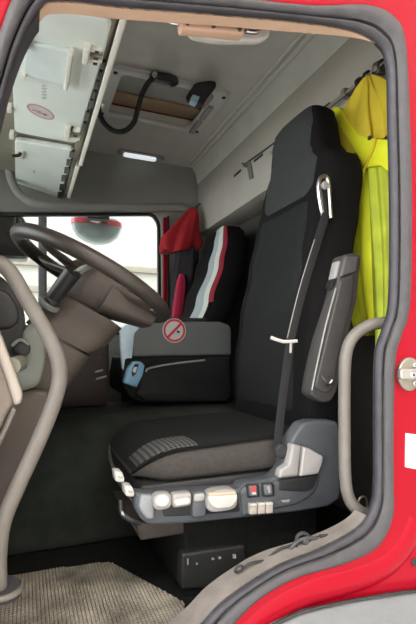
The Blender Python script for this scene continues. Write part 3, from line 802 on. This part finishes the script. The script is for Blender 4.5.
# cushion
def cush_ring(x, n=36):
    t = (x - 0.262) / 0.538
    hw = 0.262 if t > .2 else 0.262 - 0.07 * (1 - t / .2) ** 2
    zt = 0.425 + 0.030 * t
    if t < 0.22: zt -= 0.075 * (1 - t / .22) ** 2.2
    zb = 0.325 + (0.02 * (1 - t / .15) if t < .15 else 0)
    zc = (zt + zb) / 2; hz = (zt - zb) / 2; out = []
    for k in range(n):
        c, s = sup(2 * math.pi * k / n, 4.5)
        z = zc + s * hz
        if s > 0: z -= 0.014 * (1 - abs(c) ** 2) * (1 if t > .2 else t / .2)
        out.append((x, SY + c * hw, z))
    return out
cush = loft('cushion', [cush_ring(0.262 + 0.538 * k / 28) for k in range(29)], FABC, ds, ang=80)
def cush_patch(name, x0, x1, s0, s1, m, off, xn=20, yn=14):
    verts = []; faces = []
    for i in range(xn + 1):
        x = x0 + (x1 - x0) * i / xn; t = (x - 0.262) / 0.538
        hw = 0.262 if t > .2 else 0.262 - 0.07 * (1 - t / .2) ** 2
        zt = 0.425 + 0.030 * t
        if t < 0.22: zt -= 0.075 * (1 - t / .22) ** 2.2
        zb = 0.325 + (0.02 * (1 - t / .15) if t < .15 else 0)
        zc = (zt + zb) / 2; hz = (zt - zb) / 2
        for j in range(yn + 1):
            c = s0 + (s1 - s0) * j / yn
            s = (1 - abs(c) ** 4.5) ** (1 / 4.5)
            z = zc + s * hz - 0.014 * (1 - abs(c) ** 2) * (1 if t > .2 else t / .2)
            verts.append((x, SY + c * hw, z + off))
    for i in range(xn):
        for j in range(yn):
            a = i * (yn + 1) + j
            faces.append((a, a + 1, a + yn + 2, a + yn + 1))
    me = bpy.data.meshes.new(name); me.from_pydata(verts, [], faces); smooth(me, 80)
    return link(name, me, m, ds)
cush_patch('cushion_top', 0.265, 0.79, -0.93, 0.97, FAB, 0.0025, 30, 24)
cush_patch('woven_insert', 0.275, 0.43, -0.93, -0.45, INSERT, 0.005)
tube('piping', [(0.262 + .538 * t, SY - 0.262 * (1 if t > .2 else 1 - .26 * (1 - t / .2) ** 2) * 0.985, 0.425 + .03 * t - .013 - (0.06 * (1 - t / .22) ** 2.2 if t < .22 else 0)) for t in [k / 12 for k in range(13)]], 0.004, FABS, ds, n=3, sides=8)
# plinth and suspension
rbox('pedestal', (0.40, 0.362, 0.0), (0.84, 0.76, 0.30), DARK, ds, 0.015)
rbox('seat_pan', (0.27, 0.325, 0.285), (0.82, 0.825, 0.335), PANELD, ds, 0.012)
pp('front_tray', [(133, 523), (196, 521), (198, 532), (141, 541)], 0.37, 0.30, DASH, ds, 0.006, 0.006)
bp_ = pp('base_panel', [(182, 554), (246, 545), (248, 580), (226, 588), (182, 590)], 0.345, 0.05, mat('base_panel_dark', (0.018, 0.0185, 0.017), 0.55), ds, 0.008, 0.01)
for (u, v, a, b) in ((188, 562, .6, 3), (197, 564, .8, .9), (213, 559, 1.2, 1), (220, 558, 1.2, 1), (234.5, 556.5, 1.6, 2)):
    pp('base_mark', [(u - a, v - b), (u + a, v - b), (u + a, v + b), (u - a, v + b)], 0.342, 0.006, LIGHTG, bp_, 0)
# control panel on the near side
PY = 0.265
sp = pp('side_panel', [(135, 493), (146, 494), (240, 489), (244, 484), (274, 479), (283, 470), (288, 452), (293, 437), (304, 423), (314, 420.5), (338, 421), (341, 432), (341, 498), (330, 507), (300, 512), (243, 518.5), (190, 524), (150, 526), (141, 520), (135, 508)], PY, 0.055, PANEL, ds, 0.010, 0.012)
pp('panel_recess', [(160, 496), (238, 492), (240, 512), (164, 517)], PY - 0.003, 0.01, PANELD, sp, 0.002, 0.006)
pp('panel_rib', [(141, 495), (155, 496), (155, 520), (147, 520), (139, 509)], PY - 0.012, 0.02, mat('panel_light', (0.26, 0.27, 0.28), 0.5, var=0.05), sp, 0.008, 0.01)
K = YP(PY - 0.018)
def knob(name, u, v, ru, rv, m, th=0.02, yy=PY - 0.02, n=2.6):
    pl = YP(yy); c = pl.px(u, v); e = abs(pl.px(u + ru, v)[0] - c[0]); f = abs(pl.px(u, v + rv)[1] - c[1])
    lp = [(c[0] + e * sup(2 * math.pi * k / 28, n)[0], c[1] + f * sup(2 * math.pi * k / 28, n)[1]) for k in range(28)]
    return prism(name, lp, pl, 0, -th, m, sp, 0.006)
knob('round_knob', 163, 502, 9.5, 8.5, LIGHTG, 0.03, PY - 0.03)
knob('round_knob_cap', 163, 501.5, 7.2, 6.4, WHITEP, 0.01, PY - 0.036, 2)
knob('square_knob', 182.5, 500.5, 9.5, 7, LIGHTG, 0.03, PY - 0.03, 5)
knob('square_knob_face', 183, 502.5, 8, 3.6, WHITEP, 0.01, PY - 0.036, 4)
knob('column_block', 200, 505, 7, 13, PANEL, 0.03, PY - 0.024, 6)
knob('column_cap', 200, 498, 5.5, 4, LIGHTG, 0.01, PY - 0.028, 4)
lv = knob('lever', 223, 501, 15, 11, LIGHTG, 0.04, PY - 0.04, 3.4)
pp('lever_face', [(208.5, 495), (237.5, 493), (238, 500), (232, 508), (216, 509.5), (209, 503)], PY - 0.046, 0.012, WHITEP, lv, 0.004, 0.01)
pp('lever_top', [(209, 493), (236, 491.5), (237.5, 495), (209, 497)], PY - 0.047, 0.014, mat('lever_beige', (0.50, 0.40, 0.31), 0.5), lv, 0.003, 0.004)
# rear block of the panel with switches and belt end cover
sb = pp('switch_block', [(240, 492), (246, 486), (276, 481), (320, 477), (318, 489), (308, 499), (296, 505), (243, 517)], PY - 0.008, 0.03, PANEL, sp, 0.008, 0.008)
pp('cover_recess', [(280, 480), (319, 475.5), (313, 489), (305, 492), (279, 490)], PY - 0.012, 0.008, PANELD, sp, 0.002, 0.006)
pp('belt_end_cover', [(293, 444), (302, 446), (298.5, 476.5), (279, 478.5), (281, 470), (289, 465)], PY - 0.022, 0.03, LIGHTG, sp, 0.006, 0.006)
pp('belt_end_cover', [(304, 447), (311, 449), (324, 456.5), (323, 464), (319, 474), (300, 477)], PY - 0.018, 0.03, mat('cover_grey_pink', (0.45, 0.42, 0.41), 0.5, var=0.03), sp, 0.006, 0.006)
for k, (u, v) in enumerate(((253.5, 491), (268.5, 490))):
    b0 = pp('rocker_bezel', [(u - 6.5, v - 6), (u + 5.5, v - 7), (u + 6.5, v + 6), (u - 5.5, v + 7)], PY - 0.014, 0.01, PANELD, sb, 0.002, 0.004)
    b1 = pp('rocker_switch', [(u - 4.2, v - 4.8), (u + 3.6, v - 5.3), (u + 4.4, v + 5), (u - 3.2, v + 5.4)], PY - 0.020, 0.010, mat('rocker_grey', (0.13, 0.14, 0.15), 0.4), b0, 0.003, 0.004)
    if k == 0:
        pp('rocker_mark', [(u - 3.6, v - 3.8), (u - 1.4, v - 4), (u - .2, v - 1.6), (u + 1, v - 4.2), (u + 3.2, v - 4.3), (u + 1.4, v + .8), (u - 1.2, v + 1)], PY - 0.0212, 0.003, mat('switch_red', (0.75, 0.05, 0.05), 0.5), b1, 0)
        pp('rocker_mark', [(u - 1.6, v + 1.4), (u + 2.4, v + 1.2), (u + 2.8, v + 3.4), (u - 1, v + 3.7)], PY - 0.0212, 0.003, WHITEP, b1, 0)
    else:
        pp('rocker_mark', [(u - 1.8, v - 3.4), (u + 1.6, v - 3.6), (u + 2.2, v + 2.6), (u + .2, v + 2.8), (u - .2, v - .6), (u - 1.6, v - .6)], PY - 0.0212, 0.003, LIGHTG, b1, 0)
for k, u in enumerate((254, 262, 270)):
    v = 509.5 - 0.5 * k
    pp('push_button', [(u - 3.6, v - 5.2), (u + 3.4, v - 5.7), (u + 3.4, v + 5), (u - 3.6, v + 5.5)], PY - 0.022, 0.02, mat('button_beige', (0.47, 0.41, 0.36), 0.5), sb, 0.003, 0.003)
    pp('push_button_cap', [(u - 3.6, v - 5.4), (u + 3.4, v - 5.9), (u + 3.4, v - 3.2), (u - 3.6, v - 2.7)], PY - 0.024, 0.008, WHITEP, sb, 0.002, 0.002)
pp('pictogram', [(281, 500.5), (290, 499.5), (289, 502), (283, 502.5)], PY - 0.0095, 0.004, LIGHTG, sb, 0)
# white clips at the front corner and cable
for (u, v, yy) in ((119.5, 477, .275), (129.5, 491.5, .255)):
    cl = pp('clip', [(u - 5, v - 6), (u + 3, v - 5), (u + 5.5, v + 3), (u + 4, v + 6), (u - 4, v + 5)], yy, 0.04, WHITEP, ds, 0.005, 0.006)
    pp('clip_notch', [(u - 1, v - 1), (u + 3, v), (u + 3, v + 2), (u - 1, v + 1)], yy - 0.002, 0.006, LIGHTG, cl, 0.001)
tube('front_cable', [at(109, 446, .40), at(110, 458, .36), at(114, 470, .33), at(122, 486, .30), at(132, 500, .29)], 0.005, BLACK, ds, n=5, sides=8)
tube('front_bow', [at(121, 500, .32), at(122, 512, .31), at(130, 519, .30), at(141, 523, .30)], 0.008, BLACK, ds, n=5, sides=8)
pp('bow_tip', [(121, 512), (124, 513), (125, 517), (122, 515)], 0.292, 0.02, WHITEP, ds, 0.002)
# armrest folded up beside the backrest
ar = pp('armrest', [(344, 255), (350, 253), (361, 254), (361, 262), (357, 300), (345, 350), (337, 392), (331, 402), (322, 403), (311, 395), (313, 380), (322, 340), (336, 290)], 0.275, 0.055, ARM, ds, 0.006, 0.012)
pp('armrest_pad', [(341, 279), (354, 275), (352, 300), (340, 350), (333, 388), (327, 394), (315, 388), (318, 374), (328, 334)], 0.268, 0.02, mat('armrest_face', (0.075, 0.07, 0.066), 0.5, var=0.08, bump=0.1), ar, 0.005, 0.012)
pp('armrest_cap', [(346, 256), (359, 256), (357, 272), (341, 277)], 0.268, 0.02, mat('armrest_cap', (0.11, 0.105, 0.10), 0.5), ar, 0.005, 0.008)
pp('catch', [(338, 261), (344, 260), (340, 277), (334, 279)], 0.285, 0.03, LIGHTG, ar, 0.004, 0.004)
pp('catch_slot', [(333, 280), (338, 278), (336, 286), (331, 288)], 0.285, 0.03, BLACK, ar, 0.002)
tube('armrest_edge', [at(336, 288, .266), at(326, 325, .266), at(317, 365, .266), at(312, 390, .266)], 0.0028, LIGHTG, ar, n=4, sides=6)
pv = at(327, 381, .266)
disc('pivot', pv, (0, -1, 0), 0.013, 0.008, ARM, ar)
tube('pivot_arc', [at(322, 376, .257), at(328, 384, .257), at(332, 380, .257)], 0.003, CHROME, ar, n=4, sides=6)
# chrome belt guide
gy = 0.318
bgp = [at(326, 222, gy), at(322, 212, gy), at(319, 195, gy), at(318.5, 183, gy), at(322, 176.5, gy), at(327, 178, gy), at(329, 188, gy), at(330, 203, gy), at(331, 218, gy)]
bg_ = tube('belt_guide', bgp, 0.0058, CHROME, ds, n=6, sides=10)
pp('guide_slot', [(321, 186), (327, 184), (329, 215), (325, 219)], gy + 0.01, 0.02, BLACK, bg_, 0.004, 0.006)
disc('guide_stud', at(323.5, 186, gy), (0, -1, 0), 0.012, 0.014, LIGHTG, bg_)
# seat belt
bel = thing('seat_belt', 'black seat belt strap with a pale stop tag across the driver backrest', 'seat belt', at(280, 430, 0.34))
belt = [at(326, 214, 0.312), at(318, 240, 0.305), at(303, 289, 0.29), at(291, 338, 0.285), at(285, 380, 0.285), at(280, 420, 0.285), at(277, 446, 0.285)]
tube('strap', belt, 0.0145, mat('belt_webbing', (0.014, 0.014, 0.015), 0.7, bump=0.2), bel, ref=(1, 0, 0), ratio=0.10, n=5, sides=8)
tube('strap_edge', [p + Vector((-0.0135, -0.002, 0)) for p in belt[1:4]], 0.0013, LIGHTG, bel, n=5, sides=6)
tube('stop_tag', [at(271, 337.5, .275), at(283, 341.5, .275), at(297, 341, .275)], 0.0052, WHITEP, bel, n=3, sides=8, ratio=0.7)
tube('stop_pin', [at(291, 342, .275), at(290.5, 353, .275)], 0.004, LIGHTG, bel, n=1, sides=8)
disc('buckle', at(279, 450, 0.285), (0, -1, 0), 0.020, 0.02, BLKSOFT, bel)

# ================================================================== GRAB HANDLES
hr = thing('pillar_grab_handle', 'grey bowed grab handle on the rear door pillar beside the seat', 'grab handle', at(345, 430, 0.06))
hp = [at(396, 321, 0.045), at(384, 322.5, 0.05), at(368, 326, 0.06), (at(354, 336, 0.07)), at(346.5, 352, 0.075), at(344.5, 380, 0.075), at(344.5, 440, 0.075), at(345.5, 480, 0.075), at(350, 500, 0.072), at(361, 512, 0.06), at(376, 516, 0.05), at(390, 516, .045)]
tube('bar', hp, 0.0145, HANDLE, hr, n=8, sides=18)
for (u, v) in ((389, 322), (383, 516)):
    disc('mounting', at(u, v, 0.055), (1, -0.2, 0), 0.021, 0.02, HANDLE, hr)
hl = thing('entry_grab_handle', 'long beige grey curved grab handle at the front of the doorway', 'grab handle', at(4, 590, 0.10))
hp = [at(-22, 262, 0.10), at(-4, 262, 0.10), at(10, 272, 0.10), at(26, 298, 0.10), at(46, 332, 0.10), at(57, 356, 0.10), at(59.5, 378, 0.10), at(53, 405, 0.10), at(38, 442, 0.10), at(18, 486, 0.10), at(4, 520, 0.10), at(-1, 552, 0.11), at(-1, 588, 0.12)]
tube('bar', hp, 0.0145, HANDLE, hl, n=8, sides=18)
disc('foot', at(2, 594, 0.125), (0.1, -0.2, 1), 0.034, 0.018, BLKSOFT, hl)
tube('foot_ring', [at(2, 592, 0.125) + Vector((0.034 * math.cos(t), 0.034 * math.sin(t), 0.004)) for t in [2 * math.pi * k / 20 for k in range(20)]], 0.006, HANDLE, hl, closed=True, n=1, sides=8)
disc('upper_mounting', at(-22, 262, 0.10), (1, 0, 0), 0.024, 0.02, HANDLE, hl)

# ================================================================== PASSENGER SEAT
ps = thing('passenger_seat', 'dark passenger seat with cream bolster and red edging behind the storage console', 'seat', (0.8, 1.66, 0.0))
PYC = 1.63
PT = [(0.50, 0.79, 0.16, 0.225), (0.75, 0.83, 0.18, 0.24), (0.95, 0.90, 0.19, 0.24), (1.15, 0.965, 0.19, 0.225), (1.28, 1.0, 0.18, 0.20), (1.36, 1.02, 0.15, 0.165), (1.39, 1.05, 0.10, 0.12), (1.40, 1.08, 0.04, 0.05)]
def pring(z, a0=None, a1=None, n=40, grow=0.0):
    fx, th, hw = lerp_tab(PT, z); out = []
    A = [2 * math.pi * k / n for k in range(n)] if a0 is None else [a0 + (a1 - a0) * k / n for k in range(n + 1)]
    for a in A:
        c, s = sup(a, 3.0)
        x = fx + th / 2 - c * (th / 2 + grow)
        if c > 0: x -= 0.03 * abs(s) ** 2.5 * c
        out.append((x, PYC + s * (hw + grow), z))
    return out
pz = [0.50 + 0.8995 * k / 40 for k in range(41)]
loft('backrest', [pring(z) for z in pz], FABS, ps, ang=80)
# covers on the near bolster: s = -1 is the near side (a = -90deg), front is a = 0
pzc = [0.80 + 0.58 * k / 30 for k in range(31)]
def cover(name, d0, d1, m, g, flare=0.0, za=0.0):
    rg = []
    for k, z in enumerate(pzc):
        t = k / 30
        if t < za: continue
        rg.append(pring(z, math.radians(d0 + flare * (1 - t) ** 1.5), math.radians(d1), 8, g))
    return loft(name, rg, m, ps, cap=False, closed=False, ang=80)
cover('blue_grey_cover', -14, -31, BLUEG, 0.006, 15)
cover('cream_cover', -32.5, -51, CREAMF, 0.008)
cover('red_edging', -52, -66, mat('dark_red_edging', (0.28, 0.012, 0.03), 0.8), 0.007, 0, 0.22)
loft('cushion', [[(x, PYC + 0.25 * sup(2 * math.pi * k / 24, 4)[0], 0.52 + 0.06 * sup(2 * math.pi * k / 24, 4)[1]) for k in range(24)] for x in (0.46, 0.50, 0.7, 0.9)], FABS, ps)
rbox('pedestal', (0.52, PYC - 0.18, 0.0), (0.95, PYC + 0.20, 0.47), DARK, ps, 0.01)

# ================================================================== HANGING COATS
def coat(name, parent, rows, m, folds, amp, n=56, seed=0):
    """rows: (z, x, y, rx, ry) cross-sections of a hanging garment with vertical folds"""
    rnd = random.Random(seed); ph = [rnd.uniform(0, 6.28) for _ in range(4)]
    rings = []
    P = crom([Vector((r[0], r[1], r[2])) for r in rows], 5); Q = crom([Vector((r[3], r[4], 0)) for r in rows], 5)
    for j, (p, q) in enumerate(zip(P, Q)):
        t = j / (len(P) - 1); ring = []
        for k in range(n):
            a = 2 * math.pi * k / n
            f = 1 + amp * min(1, t * 3 + .15) * (math.sin(folds * a + ph[0] + 1.2 * t) + .6 * math.sin((folds + 4) * a + ph[1] - 2 * t) + .4 * math.sin(2 * a + ph[2] + 9 * t))
            dz = 0.010 * math.sin(3 * a + ph[3]) * t
            ring.append((p.y + q.x * f * math.cos(a), p.z + q.y * f * math.sin(a), p.x + dz))
        rings.append(ring)
    return loft(name, rings, m, parent, ang=70)
yc = thing('hi_vis_jacket', 'bright yellow high visibility jacket hanging behind the driver seat', 'jacket', (1.10, 0.45, 0.75))
coat('body', yc, [(1.45, 1.075, 0.45, .015, .04), (1.41, 1.09, 0.45, .035, .10), (1.34, 1.13, 0.44, .055, .15), (1.22, 1.145, 0.42, .065, .155), (1.05, 1.15, 0.41, .07, .15), (0.88, 1.155, 0.41, .07, .14), (0.74, 1.16, 0.40, .065, .12)], HVY, 8, 0.14, seed=3, n=96)
coat('hood', yc, [(1.590, 1.055, 0.385, .006, .008), (1.575, 1.055, 0.39, .016, .03), (1.53, 1.055, 0.415, .022, .085), (1.45, 1.055, 0.445, .026, .135), (1.35, 1.06, 0.44, .024, .14)], HVY2, 6, 0.16, seed=5, n=96)
JP = XP(1.028)
def jflap(name, px, m, th=0.012, d=0.0):
    return prism(name, roundpoly(JP.poly(px), 0.015), JP, d, d - th, m, yc, 0.004)
jflap('front_placket', [(331, 108), (338, 106), (349, 123), (357, 134), (373, 138), (391, 140), (391, 175), (380, 165), (364, 168), (352, 146), (340, 128)], HVY, 0.02)
coat('sleeve', yc, [(1.36, 1.075, 0.36, .015, .02), (1.33, 1.08, 0.355, .035, .04), (1.2, 1.085, 0.345, .04, .05), (1.0, 1.09, 0.335, .04, .05), (0.80, 1.09, 0.33, .04, .045), (0.62, 1.09, 0.33, .035, .04)], mat('hi_vis_lime', (0.55, 0.64, 0.05), 0.75, var=0.15, scale=12), 6, 0.14, seed=12, n=96)
disc('snap_button', JP.p3(371, 135) + Vector((-0.003, 0, -0.01)), (-1, 0, 0), 0.007, 0.006, INK, yc)
tube('seam', [JP.p3(377, 138) + Vector((-.004, 0, 0)), JP.p3(374, 150) + Vector((-.004, 0, 0)), JP.p3(366, 168) + Vector((-.004, 0, 0)), JP.p3(362, 182)], 0.004, HVY2, yc, n=4, sides=6)
tube('hanger_loop', [(1.045, 0.425, 1.585), (1.055, 0.42, 1.60), (1.068, 0.42, 1.612)], 0.004, INK, yc, n=3, sides=6)
# small grey cushion edge between seat and jacket
rc = thing('red_jacket', 'red and black jacket hanging in the far rear corner behind the passenger seat', 'jacket', (1.0, 1.95, 0.9))
coat('hood', rc, [(1.62, 1.03, 2.00, .015, .015), (1.59, 1.02, 1.995, .04, .035), (1.52, 0.985, 1.985, .075, .055), (1.44, 0.95, 1.97, .105, .07), (1.37, 0.925, 1.96, .125, .08), (1.31, 0.90, 1.955, .10, .07)], REDF, 5, 0.13, seed=8)
coat('body', rc, [(1.40, 0.985, 1.97, .05, .04), (1.34, 0.98, 1.965, .07, .05), (1.20, 0.965, 1.96, .085, .055), (1.0, 0.95, 1.96, .08, .055), (0.82, 0.95, 1.96, .075, .05)], mat('black_cloth', (0.022, 0.02, 0.024), 0.9, var=0.1), 6, 0.08, seed=9)
coat('red_panel', rc, [(1.16, 0.915, 1.90, .015, .012), (1.10, 0.91, 1.895, .03, .02), (0.95, 0.89, 1.89, .035, .022), (0.80, 0.87, 1.885, .03, .02)], mat('magenta_red_cloth', (0.50, 0.02, 0.07), 0.8), 4, 0.06, seed=10)
tube('hanging_loop', [(1.04, 1.99, 1.60), (1.06, 2.0, 1.64), (1.085, 2.01, 1.66)], 0.004, INK, rc, n=3, sides=6)

# ================================================================== MIRRORS OUTSIDE
km = thing('kerb_mirror', 'rounded kerb mirror hanging outside at the top of the passenger window', 'mirror', at(97, 220, 2.32))
ky = 2.34
rings = []
for (v, hw, dep) in ((216.5, 10, .02), (218.5, 23, .05), (223, 24.5, .07), (230, 24, .08), (237, 20, .07), (242, 13, .05), (244.5, 5, .02)):
    c = at(97, v, ky); e = abs(at(97 + hw, v, ky).x - c.x)
    rings.append([c + Vector((e * sup(2 * math.pi * k / 28, 2.6)[0], dep * sup(2 * math.pi * k / 28, 2.6)[1], 0)) for k in range(28)])
loft('housing', rings, mat('mirror_housing_grey', (0.30, 0.36, 0.36), 0.25, coat=0.3), km)
cap = []
for (v, hw, dep) in ((221.5, 24.8, .072), (224.5, 25.0, .078), (226.5, 24.8, .082)):
    c = at(97, v, ky); e = abs(at(97 + hw, v, ky).x - c.x)
    cap.append([c + Vector((e * sup(2 * math.pi * k / 28, 2.6)[0], (dep + .004) * sup(2 * math.pi * k / 28, 2.6)[1], 0)) for k in range(28)])
loft('red_reflection', cap, mat('mirror_red_reflection', (0.55, 0.05, 0.07), 0.3), km)  # reflection of the red cab, painted round the housing as a band
rbox('arm', (at(86, 215, 2.25).x, 2.18, at(97, 222, 2.25).z), (at(108, 215, 2.25).x, 2.33, at(97, 213, 2.25).z), BLACK, km, 0.01)
tube('clamp', [at(90, 219, 2.24), at(97, 221, 2.24), at(104, 219, 2.24)], 0.012, CHROME, km, n=4)
wm = thing('wing_mirror', 'black wing mirror housing outside the front corner of the passenger window', 'mirror', at(10, 250, 2.28))
pp('housing', [(-40, 200), (4, 203), (16, 208), (26, 220), (29, 240), (29, 254), (24, 258), (-40, 255)], 2.24, 0.16, BLKSOFT, wm, 0.02, 0.03)
pp('lit_lower_edge', [(-40, 254), (25, 256), (27, 259), (-40, 258)], 2.235, 0.10, DASHG, wm, 0.004)  # pale strip paints the light catching the housing's underside
rbox('mount_arm', (at(10, 250, 2.2).x - .03, 2.16, at(10, 250, 2.3).z + .1), (at(10, 250, 2.2).x + .03, 2.30, at(10, 240, 2.3).z + .14), BLACK, wm, 0.01)

# ================================================================== FITTINGS ON THE RED SKIN
SK = YP(-0.005)
stk = thing('door_striker', 'steel door striker plate bolted to the red rear pillar', 'striker', SK.p3(406, 374))
c = SK.px(407, 374); r = abs(SK.px(418, 374)[0] - c[0])
prism('plate', circle(c[0], c[1], r * 1.0, r * 1.15), SK, 0.010, -0.001, STEEL, stk, 0.003)
rb0 = SK.px(394, 379); rb1 = SK.px(418, 368)
prism('latch_bar', roundpoly([(rb0[0], rb0[1]), (rb1[0], rb0[1]), (rb1[0], rb1[1]), (rb0[0], rb1[1])], .006), SK, 0.022, 0.009, mat('striker_steel', (0.45, 0.43, 0.40), 0.35, metal=0.8), stk, 0.003)
for (u, v, rr_) in ((405, 374.5, .007), (411, 365, .006), (411, 383, .006)):
    disc('bolt', SK.p3(u, v) + Vector((0, -0.010 if v != 374.5 else -0.021, 0)), (0, -1, 0), rr_, 0.005, CHROME, stk)
    disc('bolt_socket', SK.p3(u, v) + Vector((0, -0.0145 if v != 374.5 else -0.0255, 0)), (0, -1, 0), rr_ * .45, 0.001, INK, stk, 0.1, 12)
ps_ = [(405.5, 433), (420, 435), (420, 470), (405, 467)]
stl = prism('data_sticker', SK.poly(ps_), SK, 0.0015, -0.001, STWH); tag(stl, 'white data sticker on the red rear pillar below the striker', 'sticker')
for k in range(7):
    v = 438 + k * 4
    prism('printed_line', SK.poly([(408, v), (417, v + .6), (417, v + 1.2), (408, v + .6)]), SK, 0.0022, 0.001, mat('print_grey', (0.6, 0.58, 0.58)), stl)
disc('plug', SK.p3(414, 562) + Vector((0, 0.001, 0)), (0, -1, 0), 0.009, 0.004, INK, wl)
# grey step fairing under the red sill
fp = [(236, 700), (255, 636), (275, 626), (306, 612.5), (361, 600.5), (430, 591), (520, 588), (520, 700)]
fr = thing('step_fairing', 'pale grey plastic step fairing below the red sill', 'fairing', SK.p3(360, 640))
pp('fairing', fp, -0.026, 0.020, GREYB, fr, 0.012, 0.01)
tube('edge_gasket', [at(u, v, -0.027) for (u, v) in ((250, 638), (275, 624.5), (306, 611), (361, 599), (430, 589.5), (510, 586))], 0.004, BLACK, fr, n=5, sides=8)
# loose cable ends lying on the sill
def sillp(u, v, y): return at(u, v, y)
cb = thing('loose_cable', 'dark loose cable with a ring terminal lying on the sill trim', 'cable', sillp(240, 570, 0.07))
tube('wire', [sillp(242, 569, .040), sillp(249, 564, .040), sillp(257, 562, .040), sillp(265, 561, .042)], 0.0032, BLKSOFT, cb, n=5, sides=8)
q = sillp(239, 569, .040)
tube('ring_terminal', [q + Vector((0.0085 * math.cos(t), -0.004 * math.sin(t), 0.0085 * math.sin(t))) for t in [2 * math.pi * k / 18 for k in range(18)]], 0.003, BLKSOFT, cb, closed=True, n=1, sides=8)
cb2 = thing('cable_bundle', 'tangled dark cable and clip near the rear end of the sill', 'cable', sillp(300, 542, 0.09))
for k, pts in enumerate([[(268, 558), (280, 549), (293, 545), (306, 541), (322, 536), (345, 531), (366, 526)],
                         [(296, 547), (297, 537), (303, 533), (309, 537), (307, 545), (300, 548)],
                         [(290, 549), (300, 540), (312, 538), (320, 541)], [(320, 536), (340, 535), (358, 531)]]):
    tube('wire', [sillp(u, v, .046 - .003 * k) for u, v in pts], 0.0040 if k else 0.003, BLKSOFT if k != 2 else SEAL, cb2, n=6, sides=8)
disc('clip', sillp(303, 541, .046), (0.3, -1, .4), 0.008, 0.012, SEAL, cb2)
tg = tag(tube('wire_loop', [at(357, 508, .09), at(360, 498, .09), at(366, 498, .09), at(367, 508, .09), at(362, 514, .09)], 0.0028, STEEL, None, n=6, sides=8), 'thin pale wire loop on the pillar behind the grab handle', 'wire')
